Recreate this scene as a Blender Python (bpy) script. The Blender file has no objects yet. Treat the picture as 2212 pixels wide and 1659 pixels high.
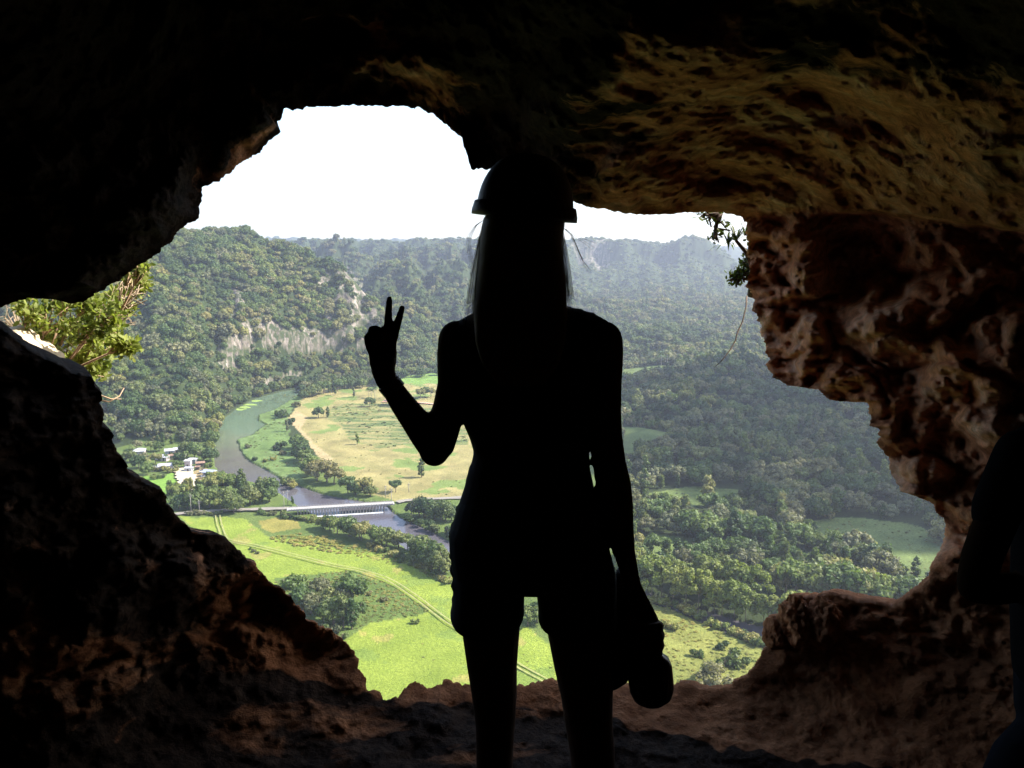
import bpy, bmesh, math, random
import numpy as np
from mathutils import Vector, Matrix
S = bpy.context.scene
COL = S.collection
rad = math.radians
# ------------------------------------------------------------------ camera
PITCH = rad(9.7); FPX = 1916.0; CX, CY = 1106.0, 829.5; CAMZ = 1.58
cp, sp = math.cos(PITCH), math.sin(PITCH)
cam = bpy.data.cameras.new('camera'); camo = bpy.data.objects.new('camera', cam); COL.objects.link(camo)
cam.sensor_width = 36; cam.lens = 36*FPX/2212.0; cam.clip_start = 0.05; cam.clip_end = 20000
camo.location = (0, 0, CAMZ); camo.rotation_euler = (math.pi/2-PITCH, 0, 0)
S.camera = camo
# ------------------------------------------------------------------ sky, sun, exposure
SUN_EL = 42; SUN_AZ = 82          # azimuth clockwise from +Y (the view direction): the sun stands to the right
w = bpy.data.worlds.new("World"); S.world = w; w.use_nodes = True
nt = w.node_tree; bg = nt.nodes['Background']
sky = nt.nodes.new('ShaderNodeTexSky'); sky.sky_type = 'NISHITA'; sky.sun_disc = False
sky.sun_elevation = rad(SUN_EL); sky.sun_rotation = rad(SUN_AZ)
sky.air_density = 1.0; sky.dust_density = 1.4; sky.altitude = 0
tcw = nt.nodes.new('ShaderNodeTexCoord'); vad = nt.nodes.new('ShaderNodeVectorMath'); vad.operation = 'ADD'; vad.inputs[1].default_value = (0, 0, .03)   # the brighter sky just above the horizon reaches down to the ridges
nt.links.new(tcw.outputs['Generated'], vad.inputs[0]); nt.links.new(vad.outputs[0], sky.inputs[0]); nt.links.new(sky.outputs[0], bg.inputs[0]); bg.inputs[1].default_value = 0.15
sl = bpy.data.lights.new('sun', 'SUN'); sl.energy = 5.0; sl.angle = rad(0.5); sl.color = (1, .94, .84)
so = bpy.data.objects.new('sun', sl); COL.objects.link(so)
SD = Vector((math.sin(rad(SUN_AZ))*math.cos(rad(SUN_EL)), math.cos(rad(SUN_AZ))*math.cos(rad(SUN_EL)), math.sin(rad(SUN_EL))))
so.rotation_euler = SD.to_track_quat('Z', 'Y').to_euler()
S.view_settings.view_transform = 'Standard'; S.view_settings.look = 'None'
S.view_settings.exposure = 1.5; S.view_settings.gamma = 1
S.cycles.max_bounces = 8; S.cycles.diffuse_bounces = 4; S.cycles.transparent_max_bounces = 6
S.cycles.volume_bounces = 0

# ------------------------------------------------------------------ helpers
def ray(x, y):
    x = np.asarray(x, float); y = np.asarray(y, float)
    u = (x-CX)/FPX; v = (CY-y)/FPX
    return np.stack([u, cp+v*sp, -sp+v*cp], -1)
def at_y(x, y, Y):                      # point of the ray at forward distance Y
    d = ray(x, y); return np.array([0, 0, CAMZ]) + d*(np.asarray(Y, float)/d[..., 1])[..., None]
GZ = -150.0
def at_z(x, y, z=GZ):                   # point of the ray on the level z
    d = ray(x, y); return np.array([0, 0, CAMZ]) + d*((z-CAMZ)/d[..., 2])[..., None]
def to_q(P):
    P = np.asarray(P, float)-np.array([0, 0, CAMZ])
    f = P[..., 1]*cp-P[..., 2]*sp; u = P[..., 0]/f; v = (P[..., 1]*sp+P[..., 2]*cp)/f
    return CX+u*FPX, CY-v*FPX
def in_poly(px, py, poly):
    r = np.zeros(px.shape, bool); n = len(poly); j = n-1
    for i in range(n):
        xi, yi = poly[i]; xj, yj = poly[j]
        if yi != yj:
            c = ((yi > py) != (yj > py)) & (px < (xj-xi)*(py-yi)/(yj-yi)+xi); r ^= c
        j = i
    return r
def sstep(a, b, x):
    t = np.clip((x-a)/(b-a), 0, 1); return t*t*(3-2*t)
def _h(ix, iy, iz, s):
    h = (ix*73856093) ^ (iy*19349663) ^ (iz*83492791) ^ (s*2654435761 & 0x7fffffff)
    h = (h ^ (h >> 13))*1274126177 & 0xffffffff; h = (h ^ (h >> 16))*2246822519 & 0xffffffff
    return (h ^ (h >> 15)) & 0xffffff
def noise(P, s=0):
    P = np.asarray(P, float); I = np.floor(P).astype(np.int64); F = P-I; U = F*F*F*(F*(F*6-15)+10)
    out = 0
    for dx in (0, 1):
        for dy in (0, 1):
            for dz in (0, 1):
                h = _h(I[..., 0]+dx, I[..., 1]+dy, I[..., 2]+dz, s)
                g = ((h & 255)/127.5-1)*(F[..., 0]-dx)+(((h >> 8) & 255)/127.5-1)*(F[..., 1]-dy)+(((h >> 16) & 255)/127.5-1)*(F[..., 2]-dz)
                wt = (U[..., 0] if dx else 1-U[..., 0])*(U[..., 1] if dy else 1-U[..., 1])*(U[..., 2] if dz else 1-U[..., 2])
                out = out+g*wt
    return out*1.2
def fbm(P, o=4, s=0, g=.5):
    r = 0; a = 1
    P = np.asarray(P, float)
    for k in range(o):
        r = r+a*noise(P*2**k, s+k*17); a *= g
    return r
def ridged(P, o=4, s=0):
    r = 0; a = 1
    for k in range(o):
        r = r+a*(1-2.2*np.abs(noise(np.asarray(P)*2**k, s+k*17))); a *= .5
    return r/2
def worley(P, s=0):
    P = np.asarray(P, float); I = np.floor(P).astype(np.int64); best = np.full(P.shape[:-1], 9.)
    for dx in (-1, 0, 1):
        for dy in (-1, 0, 1):
            for dz in (-1, 0, 1):
                J = I+np.array([dx, dy, dz]); h = _h(J[..., 0], J[..., 1], J[..., 2], s)
                Q = J+np.stack([(h & 255)/255., ((h >> 8) & 255)/255., ((h >> 16) & 255)/255.], -1)
                best = np.minimum(best, ((Q-P)**2).sum(-1))
    return np.sqrt(best)
def tag(o, label=None, cat=None, group=None, kind=None):
    if label: o['label'] = label
    if cat: o['category'] = cat
    if group: o['group'] = group
    if kind: o['kind'] = kind
    return o
def mk(name, V, F, mat=None, parent=None, smooth=True, loc=None):
    me = bpy.data.meshes.new(name)
    V = np.asarray(V, np.float32).reshape(-1, 3)
    if isinstance(F, np.ndarray):
        n, k = F.shape
        me.vertices.add(len(V)); me.vertices.foreach_set('co', V.ravel())
        me.loops.add(n*k); me.loops.foreach_set('vertex_index', F.astype(np.int32).ravel())
        me.polygons.add(n); me.polygons.foreach_set('loop_start', np.arange(0, n*k, k, dtype=np.int32))
        me.polygons.foreach_set('loop_total', np.full(n, k, np.int32)); me.update(calc_edges=True)
    else:
        me.from_pydata([tuple(map(float, v)) for v in V], [], [tuple(int(i) for i in f) for f in F])
    me.validate()
    me.polygons.foreach_set('use_smooth', np.full(len(me.polygons), smooth))
    if mat: me.materials.append(mat)
    o = bpy.data.objects.new(name, me); COL.objects.link(o)
    if parent: o.parent = parent
    if loc is not None: o.location = loc
    return o
def empty(name, loc, label=None, cat=None, group=None, rz=0):
    o = bpy.data.objects.new(name, None); COL.objects.link(o); o.location = loc; o.rotation_euler.z = rz
    o.empty_display_size = .2
    return tag(o, label, cat, group)
def copy_tree(o, parent=None):
    c = o.copy(); COL.objects.link(c)
    if parent: c.parent = parent
    for ch in list(o.children): copy_tree(ch, c)
    return c
def vcol(o, name, C):
    a = o.data.color_attributes.new(name, 'FLOAT_COLOR', 'POINT')
    C = np.asarray(C, np.float32)
    if C.shape[1] == 3: C = np.concatenate([C, np.ones((len(C), 1), np.float32)], 1)
    a.data.foreach_set('color', C.ravel())
class MB:                                # collects boxes, tubes, discs into one mesh
    def __init__(s): s.v = []; s.f = []
    def add(s, V, F):
        b = len(s.v); s.v += [tuple(v) for v in V]; s.f += [tuple(i+b for i in f) for f in F]; return s
    def box(s, x0, x1, y0, y1, z0, z1):
        V = [(x, y, z) for z in (z0, z1) for y in (y0, y1) for x in (x0, x1)]
        return s.add(V, [(0, 2, 3, 1), (4, 5, 7, 6), (0, 1, 5, 4), (2, 6, 7, 3), (0, 4, 6, 2), (1, 3, 7, 5)])
    def tube(s, P, R, n=8, R2=None, cap=True):   # rings perpendicular to the path
        P = [Vector(p) for p in P]; R = R if hasattr(R, '__len__') else [R]*len(P); V = []; F = []
        ref = None
        for i, p in enumerate(P):
            t = (P[min(i+1, len(P)-1)]-P[max(i-1, 0)]).normalized()
            if ref is None: ref = Vector((0, 1, 0)) if abs(t.y) < .8 else Vector((1, 0, 0))
            a = (ref-t*ref.dot(t)).normalized(); b = t.cross(a); ref = a
            r2 = R2[i] if R2 else R[i]
            for k in range(n):
                an = 2*math.pi*k/n; V.append(p+a*math.cos(an)*r2+b*math.sin(an)*R[i])
        for i in range(len(P)-1):
            for k in range(n):
                F.append((i*n+k, i*n+(k+1) % n, (i+1)*n+(k+1) % n, (i+1)*n+k))
        if cap: F += [tuple(range(n))[::-1], tuple(range((len(P)-1)*n, len(P)*n))]
        return s.add(V, F)
    def rings(s, rows, n=24, cap=True, pw=2.0):          # horizontal ellipses (cx, cy, z, rx, ry)
        V = []; F = []
        for (cx, cy, z, rx, ry) in rows:
            for k in range(n):
                an = 2*math.pi*k/n; c, q = math.cos(an), math.sin(an)
                V.append((cx+rx*math.copysign(abs(c)**(2/pw), c), cy+ry*math.copysign(abs(q)**(2/pw), q), z))
        for i in range(len(rows)-1):
            for k in range(n): F.append((i*n+k, (i+1)*n+k, (i+1)*n+(k+1) % n, i*n+(k+1) % n))
        if cap: F += [tuple(range(n)), tuple(range((len(rows)-1)*n, len(rows)*n))[::-1]]
        return s.add(V, F)
    def ball(s, c, r, n=16, m=10, M=None):
        c = Vector(c); r = Vector(r) if hasattr(r, '__len__') else Vector((r, r, r)); V = []; F = []
        for i in range(m+1):
            ph = math.pi*i/m
            for k in range(n):
                th = 2*math.pi*k/n
                d = Vector((r.x*math.sin(ph)*math.cos(th), r.y*math.sin(ph)*math.sin(th), r.z*math.cos(ph)))
                V.append(c+(M @ d if M else d))
        for i in range(m):
            for k in range(n): F.append((i*n+k, (i+1)*n+k, (i+1)*n+(k+1) % n, i*n+(k+1) % n))
        return s.add(V, F)
    def build(s, name, mat=None, parent=None, smooth=False, loc=None): return mk(name, np.array([tuple(v) for v in s.v]), s.f, mat, parent, smooth, loc)
# ---- materials
def nodes(name):
    m = bpy.data.materials.new(name); m.use_nodes = True; t = m.node_tree
    return m, t, t.nodes['Principled BSDF']
def N(t, typ, **k):
    n = t.nodes.new(typ)
    for a, b in k.items():
        if a.startswith('i_'): n.inputs[a[2:].replace('_', ' ')].default_value = b
        else: setattr(n, a, b)
    return n
def ramp(t, src, stops):
    r = t.nodes.new('ShaderNodeValToRGB'); e = r.color_ramp.elements
    while len(e) < len(stops): e.new(.5)
    for i, (p, c) in enumerate(stops): e[i].position = p; e[i].color = (*c, 1) if len(c) == 3 else c
    t.links.new(src, r.inputs[0]); return r.outputs[0]
def mix(t, f, a, b, mode='MIX'):
    m = t.nodes.new('ShaderNodeMix'); m.data_type = 'RGBA'; m.blend_type = mode
    for s_, v in ((m.inputs[0], f), (m.inputs[6], a), (m.inputs[7], b)):
        if hasattr(v, 'is_output') or hasattr(v, 'links'): t.links.new(v, s_)
        elif hasattr(v, '__len__'): s_.default_value = (*v[:3], 1)
        else: s_.default_value = v
    return m.outputs[2]
def tex(t, scale, detail=4, rough=.6, kind='ShaderNodeTexNoise', dist=0, coord=None, **k):
    n = t.nodes.new(kind)
    n.inputs['Scale'].default_value = scale
    if kind == 'ShaderNodeTexNoise':
        n.inputs['Detail'].default_value = detail; n.inputs['Roughness'].default_value = rough; n.inputs['Distortion'].default_value = dist
    if coord is None:
        coord = t.nodes.new('ShaderNodeTexCoord').outputs['Object']
    t.links.new(coord, n.inputs['Vector']); return n
def bump(t, b, src, strength, dist):
    n = t.nodes.new('ShaderNodeBump'); n.inputs['Strength'].default_value = strength; n.inputs['Distance'].default_value = dist
    t.links.new(src, n.inputs['Height']); t.links.new(n.outputs[0], b.inputs['Normal']); return n
def simple(name, c, rough=.7, var=.25, scale=8, metal=0):
    m, t, b = nodes(name); n = tex(t, scale, 5)
    c = np.array(c); o = ramp(t, n.outputs[0], [(.3, tuple(c*(1-var))), (.7, tuple(np.minimum(c*(1+var), 1)))])
    t.links.new(o, b.inputs['Base Color']); b.inputs['Roughness'].default_value = rough; b.inputs['Metallic'].default_value = metal
    return m
def leafmat(name, c1, c2, c3, trans=.35, sat=1):
    m, t, b = nodes(name)
    oi = t.nodes.new('ShaderNodeObjectInfo'); n = tex(t, .35, 3); geo = t.nodes.new('ShaderNodeNewGeometry')
    o = ramp(t, oi.outputs['Random'], [(0, c1), (.5, c2), (1, c3)])
    wp = tex(t, .014, 3, .6, coord=geo.outputs['Position']); o = mix(t, 1, o, ramp(t, wp.outputs[0], [(.35, (.62, .74, .72)), (.5, (1, 1, 1)), (.66, (1.5, 1.32, 1.1))]), 'MULTIPLY')
    n2 = tex(t, 2.5, 2)
    o = mix(t, .8, o, ramp(t, n2.outputs[0], [(.3, (.6, .65, .6)), (.7, (1.35, 1.3, 1.15))]), 'MULTIPLY')
    pr = ramp(t, geo.outputs['Random Per Island'], [(0, (.7, .72, .7)), (1, (1.3, 1.28, 1.3))])
    o = mix(t, 1, o, pr, 'MULTIPLY')
    t.links.new(o, b.inputs['Base Color']); b.inputs['Roughness'].default_value = .55; b.inputs['Specular IOR Level'].default_value = .25
    tr = t.nodes.new('ShaderNodeBsdfTranslucent'); t.links.new(mix(t, 1, o, (1.2, 1.3, .6), 'MULTIPLY'), tr.inputs[0])
    mx = t.nodes.new('ShaderNodeMixShader'); mx.inputs[0].default_value = trans
    t.links.new(b.outputs[0], mx.inputs[1]); t.links.new(tr.outputs[0], mx.inputs[2])
    t.links.new(mx.outputs[0], t.nodes['Material Output'].inputs[0]); return m
# ================================================================== TERRAIN
# land cover outlines, measured as plan shapes of the valley floor
RIVER = [(640,838),(600,846),(555,858),(512,880),(482,903),(470,935),(460,965),(462,1000),(475,1022),(520,1035),(575,1048),(612,1070),(640,1089),(680,1112),(715,1128),(770,1140),(830,1150),(880,1185),(930,1215),(1000,1245),(1100,1270),(1250,1285),(1388,1297),(1450,1311),(1500,1336),(1600,1376),(1700,1415),(1850,1470),(2000,1500),(2000,1420),(1800,1385),(1700,1362),(1600,1338),(1450,1290),(1350,1262),(1200,1240),(1080,1215),(1000,1185),(940,1148),(905,1132),(870,1118),(845,1100),(838,1090),(815,1085),(760,1076),(700,1066),(650,1048),(610,1034),(575,1012),(545,997),(528,985),(515,962),(513,948),(540,940),(560,925),(575,915),(556,905),(560,895),(590,885),(625,865),(652,845)]
ALGAE = [(600,852),(560,870),(540,888),(552,905),(570,915),(548,938),(513,948),(516,965),(528,985),(560,1005),(615,1036),(660,1050),(655,1030),(640,990),(625,940),(620,905),(635,880),(655,862),(650,848)]
BRIGHT = [(380,1112),(420,1118),(485,1116),(530,1122),(555,1140),(580,1160),(640,1166),(700,1178),(760,1190),(850,1200),(890,1215),(975,1250),(1100,1330),(1200,1400),(1300,1480),(1400,1700),(400,1700),(700,1400),(500,1200)]
BRIGHT2 = [(590,1250),(680,1240),(760,1232),(840,1262),(900,1300),(930,1320),(890,1333),(800,1345),(770,1365),(740,1385),(640,1330)]
LOTGRASS = [(290,1030),(375,1022),(382,1045),(370,1068),(345,1062)]
MEADOW = [(655,845),(720,838),(850,828),(1010,830),(1100,836),(1190,850),(1230,900),(1215,990),(1160,1050),(1060,1074),(960,1080),(860,1083),(800,1068),(735,1040),(700,1000),(668,960),(645,925),(622,905),(640,880)]
MGREEN = [(760,868),(830,872),(960,880),(1010,900),(1010,960),(900,960),(820,968),(760,950),(735,915),(700,905),(720,880)]
FAREN = [(840,815),(1010,800),(1030,850),(900,862)]
TALL = [(1389,1300),(1450,1314),(1500,1338),(1600,1380),(1720,1420),(1800,1560),(1300,1560),(1330,1420),(1380,1340)]
CLEAR = [[(1340,800),(1400,802),(1455,806),(1440,817),(1340,818)],
 [(1340,928),(1400,935),(1462,945),(1440,985),(1385,980),(1340,1005)], [(1505,972),(1560,975),(1562,1003),(1520,1006)],
 [(1400,1070),(1500,1055),(1612,1060),(1600,1088),(1480,1098),(1410,1090)],
 [(1735,1126),(1839,1118),(1949,1130),(1990,1136),(2060,1190),(2020,1250),(1905,1228),(1850,1195),(1765,1158)],
 [(1400,1150),(1500,1163),(1525,1200),(1480,1214),(1400,1190)]]
TRACK = [(470,1112),(475,1135),(485,1160),(500,1168),(560,1180),(640,1200),(720,1220),(780,1232),(840,1252),(900,1290),(960,1336),(1050,1390),(1120,1437),(1180,1470),(1260,1520)]
PALE = [(622,905),(640,885),(665,900),(650,925),(680,960),(720,990),(700,1000),(668,962),(645,930)]
BARE = [(388,1010),(396,1012),(402,1030),(408,1045),(398,1058),(390,1045),(386,1028)]
YARD = [(425,1012),(442,1008),(460,1018),(470,1036),(440,1038),(405,1035),(410,1024)]
def tcoord(x, y, r=None):
    d = ray(x, y); return d[..., 0]/d[..., 1]
# hill layers: crest (x, y, range), foot (x, y) seen on the valley floor, back slope
LAYERS = dict(
 L1=dict(crest=[(-900,470,700),(-300,480,800),(200,492,900),(373,503,960),(428,510,980),(462,505,1000),(504,501,1010),(535,499,1020),(556,512,1030),(584,525,1040),(610,534,1040),(648,537,1030),(679,558,1030),(725,571,1030),(753,592,1030),(780,623,1025),(811,655,1020),(830,690,1010),(850,740,1000),(870,800,990),(885,860,990)],
         foot=[(-900,1100),(-300,1010),(200,965),(300,958),(400,950),(440,925),(475,893),(520,870),(560,852),(620,833),(700,815),(780,808),(850,800),(885,798)], back=.35),
 L2c=dict(crest=[(800,700,1190),(872,699,1180),(894,708,1170),(924,733,1160),(940,757,1150),(960,790,1140),(985,840,1140)],
         foot=[(800,800),(865,803),(940,803),(985,803)], back=.5),
 L2b=dict(crest=[(640,640,1500),(760,640,1500),(795,611,1500),(826,583,1520),(863,571,1540),(893,577,1540),(915,601,1550),(930,605,1560),(955,570,1600),(985,568,1620),(1004,589,1620),(1040,600,1640),(1100,640,1600),(1180,680,1500),(1240,720,1450)],
         foot=[(640,770),(800,770),(930,775),(1100,760),(1240,740)], back=.45),
 L2d=dict(crest=[(500,545,1900),(600,545,1900),(710,552,1900),(760,560,1900),(851,549,1950),(909,540,1950),(970,531,2000),(1016,534,2000),(1080,545,2000),(1200,600,1900),(1260,660,1800)],
         foot=[(500,690),(800,690),(1260,690)], back=.4),
 L2a=dict(crest=[(300,520,2400),(587,520,2400),(633,519,2400),(694,523,2400),(737,520,2450),(800,522,2500),(851,516,2500),(880,519,2500),(912,514,2500),(950,518,2500),(1001,512,2500),(1060,520,2500),(1106,522,2500),(1160,524,2500),(1228,530,2500)],
         foot=[(300,640),(1228,640)], back=.3),
 L3=dict(crest=[(1040,540,2600),(1106,520,2600),(1180,524,2600),(1228,518,2600),(1270,516,2600),(1298,515,2600),(1318,516,2600),(1323,521,2600),(1356,518,2600),(1393,522,2600),(1431,529,2600),(1459,522,2550),(1474,513,2550),(1502,512,2550),(1528,518,2550),(1541,529,2550),(1566,546,2550),(1581,562,2550),(1614,580,2500),(1635,590,2500),(1750,620,2400),(1900,600,2400),(2300,540,2400),(2900,500,2400)],
         foot=[(1040,650),(1300,655),(1600,655),(2900,655)], back=.3),
 L5=dict(crest=[(-900,505,5000),(200,512,5000),(900,518,5000),(1400,526,4800),(1560,530,4600),(1620,538,4600),(1700,545,4600),(2300,530,4600),(2900,500,4600)],
         foot=[(-900,590),(2900,590)], back=.2),
 L6=dict(crest=[(1080,660,1700),(1160,645,1750),(1240,640,1750),(1300,662,1700),(1345,688,1600),(1400,705,1500),(1450,725,1400)], foot=[(1080,745),(1450,760)], back=.3),
 L7=dict(crest=[(1300,760,1080),(1345,738,1120),(1420,716,1150),(1480,728,1160),(1540,722,1160),(1620,738,1150),(1690,726,1150),(1760,742,1150),(1850,735,1150)], foot=[(1300,800),(1850,800)], back=.3),
 L4=dict(crest=[(1330,890,800),(1387,872,820),(1409,845,850),(1446,815,870),(1493,790,880),(1560,777,890),(1618,779,900),(1655,793,900),(1720,815,880),(1800,850,850),(1900,880,800)],
         foot=[(1330,900),(1500,915),(1700,925),(1900,910)], back=.18),
)
for L in LAYERS.values():
    c = np.array(L['crest'], float); d = ray(c[:, 0], c[:, 1]); L['t'] = d[:, 0]/d[:, 1]
    L['r'] = c[:, 2]; L['z'] = CAMZ+d[:, 2]/d[:, 1]*c[:, 2]
    f = np.array(L['foot'], float); g = at_z(f[:, 0], f[:, 1]); L['ft'] = g[:, 0]/g[:, 1]; L['fr'] = g[:, 1]
def qx_of_t(t): return CX+t*FPX*cp
def height(X, Y):
    """terrain height; layers are described by forward distance Y and t = X/Y"""
    X = np.asarray(X, float); Y = np.asarray(Y, float); t = X/np.maximum(Y, 1)
    P2 = np.stack([X, Y, np.zeros_like(X)], -1)
    far = sstep(950, 1500, Y)
    base = GZ + .5*fbm(P2/30, 3, 5)
    right = sstep(.1, .17, t)
    base = base + right*sstep(430, 700, Y)*(6+15*fbm(P2/120, 3, 9)) + far*(10+26*fbm(P2/240, 3, 11)) + sstep(2500, 5000, Y)*40
    out = base.copy(); cl = np.zeros_like(base)
    n1 = fbm(P2/90, 4, 21); n2 = ridged(P2/60, 3, 33); n3 = fbm(P2/22, 3, 41); n4 = ridged(P2/190+3.3, 2, 47)-.4
    for k, L in LAYERS.items():
        rc = np.interp(t, L['t'], L['r']); zc = np.interp(t, L['t'], L['z']); rf = np.interp(t, L['ft'], L['fr'])
        s = (Y-rf)/np.maximum(rc-rf, 20); gz_ = fbm(np.stack([t*rc/(26. if k == 'L1' else 48.), Y/420., 0*t+7], -1), 3, 71); gz_ = gz_*1.1+.5*(ridged(np.stack([t*rc/70., Y/300., 0*t+3], -1), 2, 73)-.4)
        hf = np.clip(s, 0, 1)
        q = qx_of_t(t)
        if k == 'L1':
            a = sstep(470, 500, q)*(1-sstep(840, 870, q)); sc = .20+.03*np.sin(q/37.)+.05*sstep(700, 820, q)
            cw = .022+.02*np.abs(n3)
            step = sstep(sc-cw, sc+cw, hf+.02*n3)
            step2 = sstep(.56, .60, hf+.03*n3)*sstep(700, 740, q)
            step0 = sstep(.015, .04, hf)*sstep(540, 570, q)*(1-sstep(650, 680, q))
            c = .15*a; c2 = .10*a*sstep(700, 740, q); c0 = .05*sstep(540, 570, q)*(1-sstep(650, 680, q))
            prof = (1-c-c2-c0)*hf**.92+c*step+c2*step2+c0*step0
            amp = 15
        elif k == 'L3':
            a = sstep(1225, 1245, q)*(1-sstep(1560, 1620, q))
            prof = (1-.38*a)*hf**1.5+.38*a*sstep(.86, .93, hf+.06*n1); amp = 22
        elif k == 'L4': prof = sstep(0, 1, hf)**.9; amp = 3
        else: prof = hf**1.15; amp = 46
        prof = np.where(s > 1, np.maximum(1-(s-1)*L['back']*(rc-rf)/np.maximum(zc-GZ, 10), 0), prof)
        env = np.clip(np.minimum(s*3, 1), 0, 1)*np.where(s > 1, .24+.2*sstep(1.1, 1.6, s), 1-.76*sstep(.8, 1, hf))*np.clip((zc-GZ)/60, 0, 1)
        h = GZ+(zc-GZ)*prof+env*amp*(.6*n1+.7*(n2-.4)+.9*n4*(amp > 18)+.25*n3)+env*gz_*np.where(amp < 5, 0, amp*.75)
        h = np.where(s > 0, h, -1e3)
        edge = (t < L['t'][0]) | (t > L['t'][-1])
        h = np.where(edge, -1e3, h)
        out = np.maximum(out, h)
    return out
def cover(X, Y):
    """plan coordinates in which the land cover outlines are written"""
    return to_q(np.stack([X, Y, np.full(np.shape(X), GZ)], -1))
ts = np.tan(np.linspace(-rad(62), rad(62), 900)); ts = np.sort(np.concatenate([ts, np.linspace(-.75, .75, 500)]))
ys = np.concatenate([np.linspace(8, 230, 24, endpoint=False), np.linspace(230, 620, 230, endpoint=False), np.linspace(620, 1100, 210, endpoint=False), np.geomspace(1100, 2700, 190, endpoint=False), np.geomspace(2700, 5600, 50)])
TT, YY = np.meshgrid(ts, ys); XX = TT*YY
ZZ = height(XX, YY)
QX, QY = cover(XX, YY)
inr = in_poly(QX, QY, RIVER)
ZZ = np.where(inr, GZ-2.2, ZZ)
def slope_of(X, Y, e=3.):
    gx = (height(X+e, Y)-height(X-e, Y))/(2*e); gy = (height(X, Y+e)-height(X, Y-e))/(2*e); return np.hypot(gx, gy)
gy_ = np.gradient(ZZ, axis=0)/np.gradient(YY, axis=0); gx_ = np.gradient(ZZ, axis=1)/np.maximum(np.gradient(XX, axis=1), .3)
SL = np.hypot(gx_, gy_)
P3 = np.stack([XX, YY, ZZ], -1)
jx = QX+5*noise(P3/9, 3); jy = QY+2.5*noise(P3/9, 4)
C = np.zeros(XX.shape+(3,)); C[:] = (.035, .05, .02)                       # forest floor
def paint(poly, col, var=.0, sc=10):
    m = in_poly(jx, jy, poly); c = np.array(col)
    C[m] = c*(1+var*fbm(P3[m]/sc, 3, 77))[:, None] if var else c
near = YY < 1000
flat = (ZZ < GZ+4) & near
C[flat & (QY > 960+25*np.sin(QX/90.)) & (QX < 1340)] = (.10, .14, .04)
paint(FAREN, (.15, .24, .06), .3)
paint(MEADOW, (.26, .225, .10), .35, 14)
m = in_poly(jx, jy, MEADOW); f = fbm(P3/26, 4, 90)
gm = m & (f > .28); C[gm] = (.15, .20, .06)
m = in_poly(jx, jy, MGREEN); st = fbm(P3*np.array([1/30., 1/5., 1]), 4, 95)
C[m] = (.155, .175, .065); C[m & (st > .18)] = (.085, .12, .045); C[m & (st < -.12)] = (.25, .22, .10)
paint(PALE, (.36, .28, .16), .15, 5)
paint(ALGAE, (.11, .165, .055), .35, 8)
m = in_poly(jx, jy, ALGAE); C[m & (fbm(P3/7, 3, 12) > .3)] = (.14, .2, .08)
paint(BRIGHT, (.195, .25, .042), .10, 25)
m = in_poly(jx, jy, BRIGHT); C[m & (fbm(P3/16, 4, 15) > .33)] = (.16, .22, .045); C[m & (fbm(P3/16, 4, 19) > .42)] = (.26, .25, .07)
paint(BRIGHT2, (.10, .145, .04), .3, 6)
paint([(560,1125),(600,1118),(640,1124),(650,1140),(590,1150),(565,1142)], (.24, .21, .06), .2)
paint(LOTGRASS, (.16, .28, .05), .2)
paint(TALL, (.19, .20, .055), .35, 7)
for c_ in CLEAR: paint(c_, (.12, .16, .055), .3, 12)
paint(YARD, (.30, .23, .13), .3, 4)
CLIFFS = [[(466,735),(485,722),(505,708),(530,694),(565,688),(610,698),(660,708),(700,716),(760,700),(805,690),(808,742),(760,752),(700,758),(640,756),(600,745),(560,742),(525,752),(516,770),(510,802),(487,797),(470,776)],
 [(735,600),(752,578),(775,595),(795,640),(785,690),(750,668)], [(500,605),(520,600),(524,640),(520,695),(498,700)], [(545,842),(600,812),(648,800),(660,822),(600,836),(560,850)], [(1236,522),(1312,518),(1318,572),(1290,585),(1245,560)]]
SCARP = [(690,575),(760,590),(800,650),(830,700),(800,738),(720,722),(690,650)]
def rocky(P):
    a, b_ = to_q(P); a = a+9*noise(P/14, 63); b_ = b_+7*noise(P/14, 64); m_ = np.zeros(a.shape, bool)
    for c_ in CLIFFS: m_ |= in_poly(a, b_, c_)
    f_ = fbm(P/13, 4, 66); m_ = (m_ & (f_ < .16)) | (in_poly(a, b_, SCARP) & (f_ < -.12)); return m_ & (P[..., 1] > 640)
rk = rocky(P3)
C[rk] = (.25, .205, .18)
C[inr] = (.06, .07, .04)
ROCK = rk
nr, nc = XX.shape
idx = np.arange(nr*nc).reshape(nr, nc)
F4 = np.stack([idx[:-1, :-1], idx[:-1, 1:], idx[1:, 1:], idx[1:, :-1]], -1).reshape(-1, 4)
m, t, b = nodes('valley_ground'); va = N(t, 'ShaderNodeVertexColor', layer_name='cover')
n1 = tex(t, .8, 10, .78); n2 = tex(t, .06, 5, .6); n3 = tex(t, .9, 6, .75)
o = mix(t, 1, va.outputs[0], ramp(t, n1.outputs[0], [(.3, (.5, .54, .5)), (.7, (1.42, 1.38, 1.3))]), 'MULTIPLY')
o = mix(t, 1, o, ramp(t, n2.outputs[0], [(.35, (.82, .86, .8)), (.65, (1.15, 1.12, 1.1))]), 'MULTIPLY')
gp = t.nodes.new('ShaderNodeNewGeometry').outputs['Position']; mp = N(t, 'ShaderNodeMapping'); mp.inputs['Scale'].default_value = (1, 1, .7); t.links.new(gp, mp.inputs[0])
ra_ = tex(t, .16, 8, .72, coord=mp.outputs[0], dist=.4); rb_ = tex(t, .05, 6, .65, coord=gp); rc_ = tex(t, .12, 7, .7, coord=gp, dist=.3)
rock_ = ramp(t, ra_.outputs[0], [(.36, (.04, .036, .03)), (.46, (.13, .11, .09)), (.58, (.28, .24, .20)), (.72, (.42, .38, .34))])
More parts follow.
